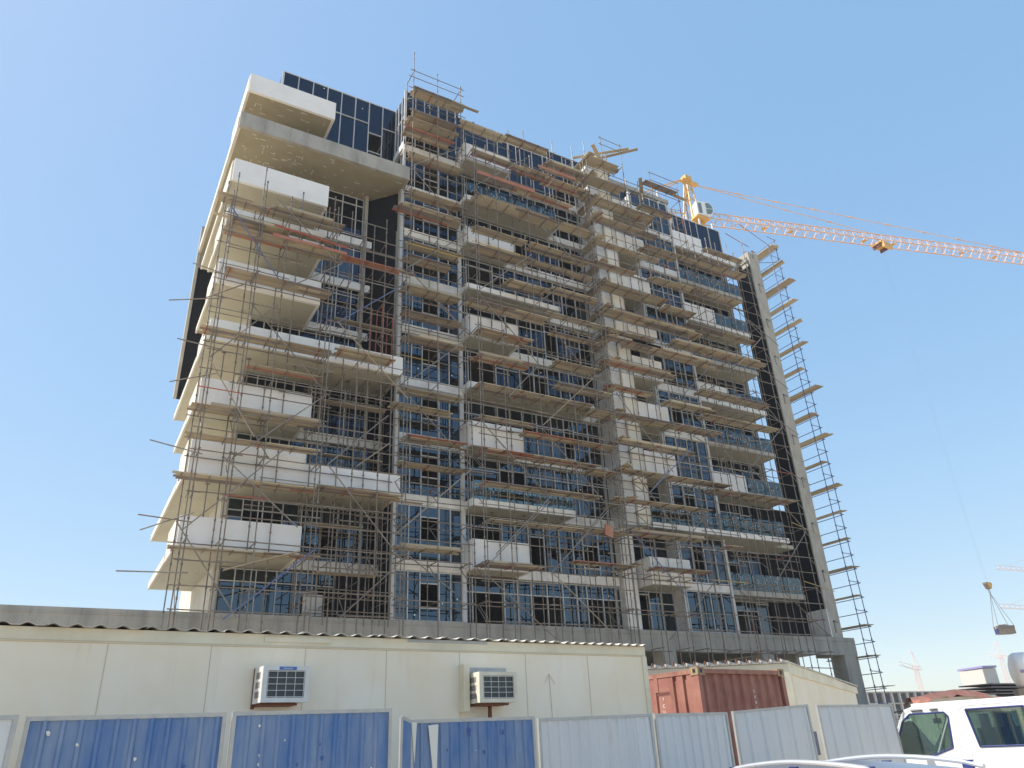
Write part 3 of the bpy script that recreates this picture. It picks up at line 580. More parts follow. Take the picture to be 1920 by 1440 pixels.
# ---------------- tower crane ----------------
tc=thing('tower_crane',(55,50,0),'yellow and orange tower crane behind the block with a long lattice jib reaching right','crane')
jd=Vector((.962,-.272,0)); jn=Vector((.272,.962,0)); base=Vector((55,50,0))
def lattice(m,a,b,w_,h,mt,step,up=Vector((0,0,1)),side=None,tri=False,r=.06,wt=None):
    a=Vector(a); b=Vector(b); d=(b-a); Ln=d.length; d.normalize()
    side=side or d.cross(up).normalized(); wt=wt or mt
    if tri: offs=[side*w_/2,-side*w_/2,up*h]
    else: offs=[side*w_/2+up*h/2,-side*w_/2+up*h/2,-side*w_/2-up*h/2,side*w_/2-up*h/2]
    for o in offs: m.tube(a+o,b+o,r,mt,5)
    n=max(1,int(Ln/step)); k=len(offs)
    for i in range(n):
        p=a+d*(Ln*i/n); q=a+d*(Ln*(i+1)/n); mid=(p+q)/2
        for j in range(k):
            o1,o2=offs[j],offs[(j+1)%k]
            if tri and j==0: m.tube(p+o1,p+o2,r*.55,wt,4); m.tube(p+o1,q+o2,r*.5,wt,4)
            else:
                m.tube(p+o1,mid+o2 if tri else q+o2,r*.55,wt,4); m.tube((mid if tri else q)+o2,q+o1,r*.5,wt,4) if tri else m.tube(p+o1,p+o2,r*.5,wt,4)
m=MB(); lattice(m,(55,50,0),(55,50,54.5),1.7,1.7,yellow,1.8,up=Vector((0,1,0)),side=Vector((1,0,0)),r=.09); m.build('mast',tc)
m=MB(); m.prism([(-.0,0),(1,0)],'z',0,1,yellow) if 0 else None
m.box(54.1,55.9,49.1,50.9,54.5,55.5,yellow); m.build('slewing_ring',tc)
ap=Vector((55.2,50,62.3))
m=MB()
for sx in (-.8,.8):
    for sy in (-.8,.8):
        m.tube((55+sx,50+sy,55.5),(ap.x+sx*.3,ap.y+sy*.25,62.2),.09,yellow)
for z in (57.2,58.9,60.5):
    t=(z-55.5)/6.7; s=.8*(1-t)+.24*t
    for a,b in (((-s,-s),(s,-s)),((s,-s),(s,s)),((s,s),(-s,s)),((-s,s),(-s,-s))): m.tube((55+a[0]+.2*t,50+a[1],z),(55+b[0]+.2*t,50+b[1],z),.05,yellow); m.tube((55+a[0]+.2*t,50+a[1],z),(55+b[0]*.9+.2*t,50+b[1]*.9,z+1.5),.04,yellow)
m.box(ap.x-.9,ap.x+1.6,49.7,50.3,62.0,62.25,yellow); m.box(ap.x-.5,ap.x+.5,49.6,50.4,62.25,62.8,yellow); m.tube((ap.x-.3,50,61),(ap.x-.3,50,58.8),.22,yellow)
m.build('apex_tower',tc)
j0=base+jd*1.6+Vector((0,0,56.35)); j1=base+jd*53+Vector((0,0,56.35))
m=MB(); lattice(m,j0,j1,1.35,1.35,orange,1.35,tri=True,r=.07,wt=orange)
for t in (.15,.22,.42,.5,.7,.8,.92): p=j0.lerp(j1,t); m.box(p.x-.3,p.x+.3,p.y-.3,p.y+.3,p.z+.02,p.z+.05,yellow)
m.build('jib',tc)
m=MB(); a=base-jd*1.2+Vector((0,0,56)); b=base-jd*13+Vector((0,0,56)); lattice(m,a,b,1.4,1.0,yellow,1.5,r=.07); c=b; m.box(c.x-.6,c.x+1.4,c.y-1,c.y+1,53.5,56,conc); m.build('counter_jib',tc)
pend=base+jd*24.5+Vector((0,0,57.75)); pend2=base+jd*48+Vector((0,0,57.75))
ap2=Vector((ap.x+1.4,50,62.1))
for q in (pend,pend2):
    m=MB(); m.tube(ap2,q,.05,orange,5); n=int((q-ap2).length/5)
    for i in range(1,n): p=ap2.lerp(q,i/n); p2=ap2.lerp(q,i/n+.015); m.tube(p,p2,.10,orange,5)
    m.build('pendant_bar',tc)
m=MB(); m.tube(ap-Vector((.6,0,.0)),base-jd*11+Vector((0,0,56.8)),.09,yellow,5); m.tube(ap-Vector((.5,0.1,.1)),base-jd*9+Vector((0,0.8,56.8)),.06,yellow,5); m.build('pendant_bar',tc)
# trolley
tp=Vector((81.08,42.63,56.2)); tp=base+jd*25.4+Vector((0,0,56.2))
m=MB(); m.box(tp.x-.9,tp.x+.9,tp.y-.7,tp.y+.7,tp.z-.35,tp.z-.1,yellow); m.box(tp.x-.7,tp.x+.9,tp.y-.9,tp.y-.6,tp.z-1.0,tp.z-.3,yellow)
for s in (-.7,.7): m.box(tp.x+s-.08,tp.x+s+.08,tp.y-.6,tp.y+.6,tp.z-.8,tp.z-.1,rust)
m.build('trolley',tc)
# operator cab
cabg=mat('pale_cab_glass',(.16,.22,.22),.1)
cb=base+jd*.75-jn*1.25+Vector((0,0,55.75)); CS=.8
ct=bpy.data.objects.new('cab_pivot',None); bpy.data.objects.remove(ct)
def CV(u,v,z): p=cb+jd*u*CS+jn*v*CS; return (p.x,p.y,cb.z+z*CS)
m=MB(); prof=[(-1.3,0),(.75,0),(1.15,.5),(1.3,1.2),(1.15,1.9),(.6,2.3),(-1.3,2.35)]
n=len(prof); pts=[CV(u,-.75,z) for u,z in prof]+[CV(u,.75,z) for u,z in prof]
m.poly(pts,[(i,(i+1)%n,n+(i+1)%n,n+i) for i in range(n)]+[tuple(range(n))[::-1],tuple(range(n,2*n))],paintw); cbm=m.build('operator_cab',tc)
for v in (-.77,.77):
    pr=[(.1,1.15),(.1,2.1),(.65,2.1),(1.05,1.75),(1.18,1.2)]
    for pr in ([(.1,1.2),(1.18,1.2),(1.05,1.75),(.65,2.15),(.1,2.15)],[(.1,.15),(.7,.15),(1.05,.55),(1.18,1.1),(.1,1.1)],[(-1.1,.2),(-.55,.2),(-.55,2.05),(-1.1,2.05)]):
        pts=[CV(u,v,z) for u,z in pr]; MB().poly(pts,[tuple(range(len(pr)))],cabg).build('cab_window',cbm)
for z0,z1 in ((.15,.5),(.6,1.15),(1.25,1.85)):
    pass
m=MB()
for i in range(6): m.tube(CV(-1.0+.0*i,-.4,-.05-.0*i),CV(-.2,.2,-.6),.05,yellow)
p=CV(-.9,0,-.3); m.box(p[0]-.7,p[0]+1.2,p[1]-.5,p[1]+.5,p[2]-.1,p[2]+.15,yellow); m.build('cab_bracket',tc)
# rope and hook block
hk=Vector((tp.x,tp.y,14.35))
m=MB(); m.tube((hk.x-.25,hk.y,tp.z-.5),(hk.x-.15,hk.y,hk.z+.6),.004,steel2,4).tube((hk.x+.25,hk.y,tp.z-.5),(hk.x+.15,hk.y,hk.z+.6),.004,steel2,4); m.build('hoist_rope',tc)
hb=thing('hook_block',(hk.x,hk.y,hk.z-.4),'small tan and dark hook block hanging from the crane rope in the sky at right','hook')
K=.46
m=MB(); pr=[(-.85,.75),(.75,.75),(1.0,.35),(.3,-.65),(-.2,-.65),(-.95,.35)]
m.prism([(hk.x+a*K,hk.z+b*K) for a,b in pr],'y',hk.y-.2,hk.y+.2,brown); m.build('block_body',hb)
m=MB(); m.prism([(hk.x+.06+a*K*.9,hk.z+b*K*.95) for a,b in pr],'y',hk.y-.23,hk.y-.2,yellow); m.build('cheek_plate',hb)
m=MB()
for i in range(12):
    a0=2*math.pi*i/12; a1=2*math.pi*(i+1)/12; c=(hk.x,hk.y,hk.z-.52); m.tube((c[0]+.13*math.cos(a0),c[1],c[2]+.22*math.sin(a0)),(c[0]+.13*math.cos(a1),c[1],c[2]+.22*math.sin(a1)),.03,steel,5)
m.build('hook_ring',hb)
cx,cy,cz=hk.x+.55,hk.y,hk.z-4.6
ld=thing('load_skip',(cx,cy,cz),'open wooden skip filled with rubble slung below the crane hook','skip')
def LR(u,v,z): a=R(-30); u*=K;v*=K;z*=K*1.1; return (cx+u*math.cos(a)-v*math.sin(a),cy+u*math.sin(a)+v*math.cos(a),cz+z)
def lbox(m,u0,u1,v0,v1,z0,z1,mt): m.hexa([LR(u0,v0,z0),LR(u1,v0,z0),LR(u1,v1,z0),LR(u0,v1,z0),LR(u0,v0,z1),LR(u1,v0,z1),LR(u1,v1,z1),LR(u0,v1,z1)],mt)
m=MB(); lbox(m,-1.7,1.7,-.9,.9,0,.1,wb); lbox(m,-1.7,1.7,-.9,-.82,.1,1.0,brown); lbox(m,-1.7,1.7,.82,.9,.1,1.0,wb); lbox(m,-1.7,-1.62,-.82,.82,.1,1.0,navy); lbox(m,1.62,1.7,-.82,.82,.1,1.0,wb); lbox(m,-1.72,1.72,-.95,-.9,1.0,1.5,wb); lbox(m,-1.7,1.7,.82,.9,1.0,1.5,wb); m.build('skip_box',ld)
m=MB()
for i in range(22):
    u,v=rnd(-1.4,1.3),rnd(-.7,.7); s_=rnd(.15,.4); z=1.3+rnd(0,.45)*(1-abs(u)/1.9); lbox(m,u-s_,u+s_,v-s_*.6,v+s_*.6,z-.3,z+rnd(.05,.3),random.choice((w1,conc,finc,wb)))
m.build('rubble',ld)
tubes([((hk.x,hk.y,hk.z-.7),LR(u,v,1.45),steel) for u in (-1.68,1.68) for v in (-.9,.9)],'sling_chain',ld,.02,5)
# ---------------- site cabin in front ----------------
ca=math.atan2(-.03813,-.99927)  # direction of local +u (to the left)
cab1=thing('site_cabin',(8.28,10.23,0),'long cream portable cabin with a ragged corrugated roof edge behind the fence','cabin',rotz=math.atan2(.03813,.99927),world=False)
# local frame: x to the right (0 at right end, negative left), y back
Lc=16.0
m=MB(); m.box(-Lc,0,0,2.9,.25,3.0,cabm); wl=m.build('wall',cab1)
m=MB(); m.box(-Lc,.02,-.012,0,2.93,3.08,cabt); m.box(-Lc,.0,-.018,-.012,2.94,2.95,seamm); m.box(-.06,.03,-.02,.02,.25,2.93,cabt); m.box(-Lc,0.02,0,2.92,3.0,3.08,cabt); m.box(-6.13,-5.28,-.03,-.012,2.99,3.05,cabt); m.box(-4.2,-2.95,-.02,-.012,3.04,3.08,framem); m.build('fascia_trim',cab1)
m=MB()
for x in (-10.2,-9.0,-7.85,-6.74,-5.6,-4.5,-3.40,-2.3,-1.16): m.box(x-.004,x+.004,-.004,0,.3,2.93,seamm)
m.box(-Lc,-0.06,-.003,0,2.925,2.932,seamm)
m.build('panel_seam',wl)
m=MB()
for u in (-6.9,-4.0,-2.0,-.7): pass
# roof sheets, wavy
def wave_sheet(m,x0,x1,y0,y1,z,pitch,amp,mt,th=.008,slope=0,jag=0):
    n=int((x1-x0)/pitch*8); prev=None
    for i in range(n+1):
        x=x0+(x1-x0)*i/n; ph=2*math.pi*(x-x0)/pitch; zz=z+amp*max(-.35,math.sin(ph))*1.0
        yj=y0+(jag and jag*math.sin(x*1.7)*.5+jag*rnd(-.3,.3))
        cur=[(x,yj,zz),(x,y1,zz+slope),(x,yj,zz+th),(x,y1,zz+slope+th)]
        if prev: m.hexa([prev[0],cur[0],cur[1],prev[1],prev[2],cur[2],cur[3],prev[3]],mt)
        prev=cur
m=MB()
x=-Lc
while x<0:
    xe=min(x+rnd(.85,1.05),.03); wave_sheet(m,x,xe,-.05-rnd(0,.05),3.05,3.085+rnd(0,.01),.23 if x<-3 else .17,.024,roofs,slope=.12,jag=.02); x=xe-.01
m.build('roof_sheet',cab1)
def label_text(s,size,mt,parent,loc,rot,name='lettering'):
    cu_=bpy.data.curves.new('lettering','FONT'); cu_.body=s; cu_.size=size; cu_.extrude=.001; cu_.align_x='CENTER'; cu_.align_y='CENTER'
    tmp=bpy.data.objects.new('tmp',cu_); col.objects.link(tmp); dg=bpy.context.evaluated_depsgraph_get(); me=bpy.data.meshes.new_from_object(tmp.evaluated_get(dg)); bpy.data.objects.remove(tmp)
    me.materials.clear(); me.materials.append(mt); o=bpy.data.objects.new(name,me); col.objects.link(o); o.parent=parent; o.location=loc; o.rotation_euler=rot; return o
# air conditioners (sit in wall openings; own things)
def aircon(xc,zc,w_,h,dep,label,badge):
    c=math.atan2(.03813,.99927); p=Vector((8.28+math.cos(c)*xc,10.23+math.sin(c)*xc,zc-h/2))
    AW=acw if badge else acy
    t=thing('window_air_conditioner',p,label,'air conditioner','window air conditioners in the cabin wall',rotz=c+ (R(1.5) if badge else 0),world=False)
    m=MB(); fr=.045
    m.box(-w_/2,w_/2,-dep+.03,.15,0,.01,AW).box(-w_/2,w_/2,-dep+.03,.15,h-.01,h,AW)
    for s in (-1,1):
        xa=s*w_/2; xb=s*(w_/2-.008); x0,x1=min(xa,xb),max(xa,xb)
        m.box(x0,x1,-dep+.03,.15,.01,h-.01,AW)
    m.box(-w_/2,w_/2,-dep,-dep+.03,0,.05,AW).box(-w_/2,w_/2,-dep,-dep+.03,h-.05,h,AW).box(-w_/2,-w_/2+.06,-dep,-dep+.03,.05,h-.05,AW).box(w_/2-.05,w_/2,-dep,-dep+.03,.05,h-.05,AW)
    ca_=m.build('casing',t)
    m=MB(); m.box(-w_/2+.06,w_/2-.05,-dep+.03,-dep+.05,.05,h-.05,acd)
    i=0
    while i<14: z=.065+i*(h-.13)/13; m.box(-w_/2+.065,w_/2-.055,-dep+.024,-dep+.03,z,z+.006,acf); i+=1
    m.build('condenser_coil',t)
    m=MB(); n=4
    for i in range(n+1):
        x=-w_/2+.07+(w_-.13)*i/n; m.tube((x,-dep+.008,.05),(x,-dep+.008,h-.05),.0035,acw,5)
    for i in range(5):
        z=.06+(h-.12)*i/4; m.tube((-w_/2+.06,-dep+.004,z),(w_/2-.05,-dep+.004,z),.0035,acw,5)
    m.build('wire_grille',t)
    for s in (-1,1):
        for i in range(3):
            z=.055+i*(h-.08)/3; x0=s*(w_/2+.001); boxes([(min(x0,x0-s*.003),max(x0,x0-s*.003),-dep+.09,-.1,z,z+(h-.08)/3-.035,acl)],'side_louvre',ca_)
    m=MB(); m.box(-w_/2+.03,w_/2-.1,-dep+.08,.0,-.03,-.005,rust); m.box(-w_/2-.008,-w_/2+.03,-.02,.0,-.05,h,rust) if badge else m.box(-.02,.02,-.14,-.1,-.5,-.03,rust)
    m.build('bracket',t)
    if badge:
        m=MB(); m.box(-.09,.12,-dep-.003,-dep,h-.043,h-.008,mat('blue_badge',(.05,.16,.42),.4)); b=m.build('badge',t)
        label_text('Panasonic',.028,paintw,t,(.015,-dep-.005,h-.026),(R(90),0,0))
    return t
aircon(-5.93,2.475,.56,.40,.36,'tilted white window air conditioner with a blue badge, left one in the cabin wall',True)
aircon(-3.0,2.44,.60,.39,.38,'yellowed white window air conditioner without a badge, right one in the cabin wall',False)
m=MB(); m.box(-3.42,-3.33,-.16,-.0,2.15,2.75,cabt); m.box(-3.4,-2.66,-.03,-.0,2.65,2.72,framem); m.build('opening_flashing',cab1)
m=MB(); m.tube((-1.9,-.01,2.65),(-1.88,-.01,1.9),.004,seamm,4); m.tube((-1.9,-.01,2.65),(-1.98,-.01,2.52),.003,seamm,4); m.tube((-1.9,-.01,2.65),(-1.8,-.01,2.5),.003,seamm,4); m.build('loose_wire',cab1)
# ---------------- hoarding panels ----------------
def panel(a,b,zt0,zt1,mt,label,pitch,flap=False,peel=0,hi=0):
    a=Vector((a[0],a[1],0)); b=Vector((b[0],b[1],0)); L_=(b-a).length; ang=math.atan2(b.y-a.y,b.x-a.x)
    t=thing('hoarding_panel',a,label,'fence panel','corrugated hoarding panels in a row',rotz=ang,world=False)
    zt=min(zt0,zt1); f=.035
    def zt_(x): return zt0+(zt1-zt0)*x/L_
    m=MB()
    m.hexa([(0,-.02,zt0-f),(L_,-.02,zt1-f),(L_,.02,zt1-f),(0,.02,zt0-f),(0,-.02,zt0),(L_,-.02,zt1),(L_,.02,zt1),(0,.02,zt0)],framem)
    m.box(0,f,-.02,.02,.03,zt0-f,framem).box(L_-f,L_,-.02,.02,.03,zt1-f,framem).box(f,L_-f,-.02,.02,.03,.07,framem).box(f,L_-f,.0,.02,1.0,1.04,framem)
    m.tube((L_*.3,.04,.0),(L_*.3,.04,1.8),.02,framem); m.tube((L_*.3,.6,.0),(L_*.3,.06,1.5),.02,framem)
    m.build('frame',t)
    m=MB(); x=f; y0=-.005; prev=(x,y0); k=0; prof=[(0,0),(.62,0),(.72,-.022),(.90,-.022),(1,0)]
    pts=[]
    while x<L_-f-.01:
        for u,d in prof[:-1]:
            xx=x+u*pitch
            if xx<L_-f: pts.append((xx,y0+d+rnd(-.002,.002)))
        x+=pitch
    pts.append((L_-f,y0))
    for (x0,ya),(x1,yb) in zip(pts[:-1],pts[1:]):
        za,zb_=zt_(x0)-f,zt_(x1)-f
        N=6
        for i in range(N):
            s0,s1=i/N,(i+1)/N
            def Y(xx,y,s): return y+.012*math.sin(xx*5+s*4)*math.sin(s*3.14)
            m.poly([(x0,Y(x0,ya,s0),.07+(za-.07)*s0),(x1,Y(x1,yb,s0),.07+(zb_-.07)*s0),(x1,Y(x1,yb,s1),.07+(zb_-.07)*s1),(x0,Y(x0,ya,s1),.07+(za-.07)*s1)],[(0,1,2,3)],mt)
    sh=m.build('sheet',t)
    if peel:
        for _ in range(peel):
            m=MB()
            cx_,cz_=rnd(.15,L_-.15),rnd(zt-.65,zt-.12); n=7; r0=rnd(.006,.022)
            pts=[(cx_+math.cos(2*math.pi*i/n)*r0*rnd(.4,1.3),-.033,cz_+math.sin(2*math.pi*i/n)*r0*rnd(.5,1.8)) for i in range(n)]
            m.poly(pts,[tuple(range(n))],random.choice((bare,bluedeep)) if mt is bluep else bare)
            m.build('peeled_paint_patch',sh)
    if flap:
        m=MB(); m.poly([(0,-.03,zt0-.01),(-.17,-.16,zt0+.03),(-.20,-.18,.8),(.0,-.03,1.0)],[(0,1,2,3)],mt)
        m.poly([(.0,-.035,zt0-.02),(.06,-.045,zt0-.03),(.04,-.04,zt0-.42)],[(0,1,2)],bare).poly([(.2,-.037,zt0-.06),(.32,-.037,zt0-.05),(.3,-.037,zt0-.6),(.27,-.037,zt0-.62)],[(0,1,2,3)],bare)
        m.hexa([(0,-.03,zt0-f),(-.17,-.17,zt0+.0),(-.17,-.14,zt0+.0),(0,0,zt0-f),(0,-.03,zt0),(-.17,-.17,zt0+.035),(-.17,-.14,zt0+.035),(0,0,zt0)],framem); m.tube((-.18,-.17,zt0+.02),(-.2,-.18,.05),.02,framem)
        m.build('bent_flap',t)
    return t
bluedeep=mat('deep_blue_paint',(.03,.075,.27),.45)
panel((-2.0,7.5),(-.21,7.7),2.05,2.08,grayp,'pale grey hoarding panel cut by the left edge of the picture',.2,peel=3)
panel((-.16,7.8),(1.41,7.8),2.07,2.075,bluep,'faded blue hoarding panel, leftmost of the three blue ones',.135,peel=7)
panel((1.46,7.8),(3.04,7.9),2.08,2.09,bluep,'blue hoarding panel with white peeled scrapes, below the left air conditioner',.14,peel=16)
panel((3.37,8.2),(4.97,8.3),1.99,2.0,bluep,'blue hoarding panel with a bent torn left corner',.12,flap=True,peel=8)
panel((5.05,8.35),(6.8,8.4),1.98,2.0,grayp,'pale grey hoarding panel next to the last blue one, ribs showing',.15)
panel((6.85,8.4),(8.22,8.5),2.0,2.0,grayp,'pale grey hoarding panel in front of the red container end',.16,peel=2)
panel((8.33,8.5),(9.87,8.5),2.01,2.08,grayp,'pale grey hoarding panel with a sloping top below the red container',.3,peel=3)
panel((10.18,8.6),(11.96,8.6),2.07,2.06,grayp,'pale grey hoarding panel farthest right, beside the white truck',.3)
# ---------------- shipping container ----------------
redk=mat('container_shadow_groove',(.14,.05,.04),.8)
a=Vector((10.33,11.26)); d1=Vector((-.1,1)).normalized(); ang=math.atan2(d1.y,d1.x)-math.pi/2
ct=thing('shipping_container',(10.33,11.26,.3),'weathered red shipping container behind the pale grey hoarding','container',rotz=ang,world=False)
# local: x across the end (0..2.44) rotated, y along length 6.06, z
H=2.6; W_=2.55; LL=6.06
m=MB(); m.box(0,W_,0,LL,.05,.15,redd).box(.05,W_-.05,.05,LL-.05,H-.06,H-.03,redd)
for x in (0,W_-.1): m.box(x,x+.1,0,.1,.15,H-.15,redc).box(x,x+.1,LL-.1,LL,.15,H-.15,redc)
for x0,x1,y0,y1 in ((.1,W_-.1,0,.06),(.1,W_-.1,LL-.06,LL),(0,.06,.1,LL-.1),(W_-.06,W_,.1,LL-.1)): m.box(x0,x1,y0,y1,H-.11,H-.03,redd)
m.build('frame',ct)
m=MB()
n=9; p=(W_-.2)/n; pts=[]
for i in range(n):
    x=.1+i*p; pts+=[(x,.09),(x+p*.35,.09),(x+p*.5,.045),(x+p*.85,.045)]
pts.append((W_-.1,.09))
for (x0,y0),(x1,y1) in zip(pts[:-1],pts[1:]): m.poly([(x0,y0,.15),(x1,y1,.15),(x1,y1,H-.11),(x0,y0,H-.11)],[(0,1,2,3)],redc)
m.build('end_wall',ct)
m=MB(); m.poly([(.1,LL-.06,.15),(W_-.1,LL-.06,.15),(W_-.1,LL-.06,H-.1),(.1,LL-.06,H-.1)],[(0,1,2,3)],redc); m.build('end_wall',ct)
m=MB(); pts=[(.1,.012),(.31,.012),(.33,.06),(.39,.06),(.41,.012),(.57,.012),(.59,.06),(.65,.06),(.67,.012),(1.08,.012),(1.085,.05),(1.13,.05),(1.15,.012),(1.9,.012)]
y=2.2
while y<LL-.3: pts+=[(y,.012),(y+.02,.05),(y+.14,.05),(y+.16,.012)]; y+=.3
pts.append((LL-.1,.012))
for (y0,x0),(y1,x1) in zip(pts[:-1],pts[1:]): m.poly([(x0,y0,.15),(x1,y1,.15),(x1,y1,H-.11),(x0,y0,H-.11)],[(0,1,2,3)],redc)
m.box(.0095,.012,.78,1.13,H-.43,H-.37,redk); m.box(.0,.02,1.06,1.16,H-.37,H-.11,redc)
m.box(W_-.02,W_,.1,LL-.1,.15,H-.11,redc); m.build('side_wall',ct)
cc=mat('corner_casting_rust',(.42,.30,.17),.8,c2=(.22,.12,.08),scale=12)
for x in (0,W_-.18):
    for y in (0,LL-.18):
        m=MB(); m.box(x-.004,x+.184,y-.004,y+.184,H-.14,H,cc); m.box(x-.0055,x-.004,y+.05,y+.12,H-.10,H-.03,rubber) if x==0 else None
        m.box(x+.05,x+.12,y-.0055,y-.004,H-.10,H-.03,rubber) if y==0 else None
        m.build('corner_casting',ct)
        m=MB(); m.box(x,x+.18,y,y+.18,0,.13,cc) if 0 else None
m=MB(); m.box(.1,W_-.1,.1,LL-.1,0.0,.05,redd); m.box(0.1,.4,.5,.8,-.3,0,conc).box(2.0,2.3,.5,.8,-.3,0,conc).box(0.1,.4,5.2,5.5,-.3,0,conc).box(2.0,2.3,5.2,5.5,-.3,0,conc); m.build('base',ct)
for i,ch in enumerate('7CU81723'): label_text(ch,.085,sticker,ct,(.009,.97,H-.5-i*.115),(R(90),0,R(-90)))
for i,ch in enumerate('CU81523'): label_text(ch,.075,sticker,ct,(.1+(W_-.2)/9*5.66,.040,H-.42-i*.1),(R(90),0,0))
# ---------------- second cabin ----------------
c2=thing('site_cabin',(16.25,14.4,0),'cream gabled cabin with a rusty ridged roof edge behind the red container','cabin')
A_=Vector((16.25,14.4)); rt=Vector((22.7-16.25,17.5-14.4)).normalized(); lf=Vector((-.88,.47)).normalized(); lf=Vector((-rt.y,rt.x))
lf=Vector((-.87,.49)).normalized()
def C2(u,v,z): p=A_+rt*u+lf*v; return (p.x,p.y,z)
def c2box(m,u0,u1,v0,v1,z0,z1,mt,z1b=None,z0b=None):
    z1b=z1 if z1b is None else z1b; z0b=z0 if z0b is None else z0b
    m.hexa([C2(u0,v0,z0),C2(u1,v0,z0b),C2(u1,v1,z0b),C2(u0,v1,z0),C2(u0,v0,z1),C2(u1,v0,z1b),C2(u1,v1,z1b),C2(u0,v1,z1)],mt)
m=MB(); c2box(m,0,7.15,0,6,.1,3.2,cabm,3.0); m.build('wall',c2)
m=MB(); c2box(m,-.06,0,-.05,6,.1,3.35,cabt); c2box(m,0,7.3,-.05,0,3.1,3.42,cabt,3.0,2.82); c2box(m,-.06,.12,-.07,-.05,.1,3.36,cabt); m.build('fascia_trim',c2)
m=MB()
for i in range(22):
    v=.1+i*.27; m.tube(C2(-.12,v,3.42),C2(7.3,v,3.1),.05,roofs,5); m.tube(C2(-.16,v+.05,3.40),C2(-.1,v+.05,3.49),.02,rust,4)
c2box(m,-.1,7.35,-.08,6,3.36,3.40,roofs,3.08,3.04); m.build('roof_sheet',c2)
m=MB(); c2box(m,.9,1.35,-.062,-.052,1.2,1.75,navy); po_=m.build('notice_board',c2)
# ---------------- white crew cab truck ----------------
tu=Vector((.2,-.98)).normalized(); ang=math.atan2(tu.y,tu.x)
tk=thing('crew_cab_truck',(12.41,8.24,0),'white double cab truck at the right edge with large side windows','truck',rotz=ang,world=False)
# local: x toward the rear, y>0 = far side (left of travel dir)  ; near side at y=0
def side(m,pts,y0,y1,mt): m.prism(pts,'y',y0,y1,mt)
sgn=1
m=MB()
prof=[(-.98,.45),(2.2,.45),(2.2,2.0),(2.1,2.06),(.3,2.05),(-.25,2.02),(-.42,1.97),(-.50,1.87),(-.66,1.6),(-.80,1.3),(-1.0,1.15)]
Wt=1.95
# shell with window holes on near and far side: strips
def shellside(y0,y1):
    P=[]
    P.append([(-1.0,.45),(2.2,.45),(2.2,1.24),(-.80,1.24),(-1.0,1.15)])
    P.append([(-.80,1.24),(2.2,1.24),(2.2,1.39),(.55,1.39),(.55,1.24+.02),(-.2,1.26),(-.72,1.29)])
    for p in P[:1]: side(m,p,y0,y1,paintw)
    side(m,[(-.80,1.24),(-.2,1.24),(-.2,1.26),(-.72,1.30)],y0,y1,paintw)
    side(m,[(-.2,1.24),(.58,1.24),(.6,1.39),(.20,1.39)],y0,y1,paintw)
    side(m,[(.20,1.39),(.6,1.39),(.53,1.92),(.2,1.90),(.25,1.84)],y0,y1,paintw)
    side(m,[(.58,1.24),(2.2,1.24),(2.2,1.39),(.6,1.39)],y0,y1,paintw)
    side(m,[(1.30,1.39),(2.2,1.39),(2.2,1.92),(1.36,1.92)],y0,y1,paintw)
    side(m,[(-.42,1.97),(-.34,1.90),(.2,1.90),(.53,1.92),(1.36,1.92),(2.2,1.92),(2.2,2.0),(2.1,2.06),(.3,2.05),(-.25,2.02)],y0,y1,paintw)
    side(m,[(-.80,1.24),(-.72,1.30),(-.61,1.57),(-.49,1.79),(-.34,1.90),(-.42,1.97),(-.50,1.87),(-.66,1.6),(-.84,1.3)],y0,y1,paintw)
shellside(0,.05); shellside(Wt-.05,Wt)
m.box(-.3,2.15,.04,Wt-.04,2.01,2.055,paintw).box(2.15,2.2,.05,Wt-.05,.45,2.0,paintw).box(-1.0,-.95,.05,Wt-.05,.45,1.15,paintw).box(-.95,2.15,.05,Wt-.05,.45,.55,darkin)
m.poly([(-.42,.0,1.97),(-.25,.0,2.02),(-.25,Wt,2.02),(-.42,Wt,1.97)],[(0,1,2,3)],paintw)
cabb=m.build('cab',tk)
m=MB(); side(m,[(-.72,1.30),(-.2,1.26),(.20,1.39),(.25,1.84),(.2,1.90),(-.34,1.90),(-.49,1.79),(-.61,1.57)],.01,.016,carg); m.build('side_window',tk)
m=MB(); side(m,[(.6,1.39),(1.30,1.39),(1.36,1.90),(1.33,1.92),(.56,1.92),(.53,1.88)],.01,.016,carg); m.build('side_window',tk)
m=MB(); side(m,[(-.72,1.30),(-.2,1.26),(.20,1.39),(.25,1.84),(.2,1.90),(-.34,1.90),(-.49,1.79),(-.61,1.57)],Wt-.016,Wt-.01,carg); side(m,[(.6,1.39),(1.30,1.39),(1.36,1.92),(.53,1.92)],Wt-.016,Wt-.01,carg); m.build('side_window',tk)
m=MB(); m.poly([(-.84,.06,1.25),(-.84,Wt-.06,1.25),(-.44,Wt-.06,1.94),(-.44,.06,1.94)],[(0,1,2,3)],carg); m.build('windscreen',tk)
# rubber seals
m=MB()
for loop in ([(-.72,1.30),(-.2,1.26),(.20,1.39),(.25,1.84),(.2,1.90),(-.34,1.90),(-.49,1.79),(-.61,1.57)],[(.6,1.39),(1.30,1.39),(1.36,1.92),(.53,1.92)]):
    for i in range(len(loop)):
        p,q=loop[i],loop[(i+1)%len(loop)]; m.tube((p[0],-.002,p[1]),(q[0],-.002,q[1]),.014,navy,6)
m.build('window_seal',tk)
m=MB()
for loop in ([(-.80,1.15),(-.62,1.62),(-.48,1.88),(-.3,1.97),(.22,1.965),(.30,1.9),(.32,1.5),(.26,.6)],[(.40,.6),(.46,1.4),(.44,1.92),(.5,1.97),(1.36,1.98),(1.42,1.9),(1.4,.6)]):
    for i in range(len(loop)-1):
        p,q=loop[i],loop[i+1]; m.tube((p[0],-.001,p[1]),(q[0],-.001,q[1]),.0035,framem,4)
m.build('door_seam',tk)
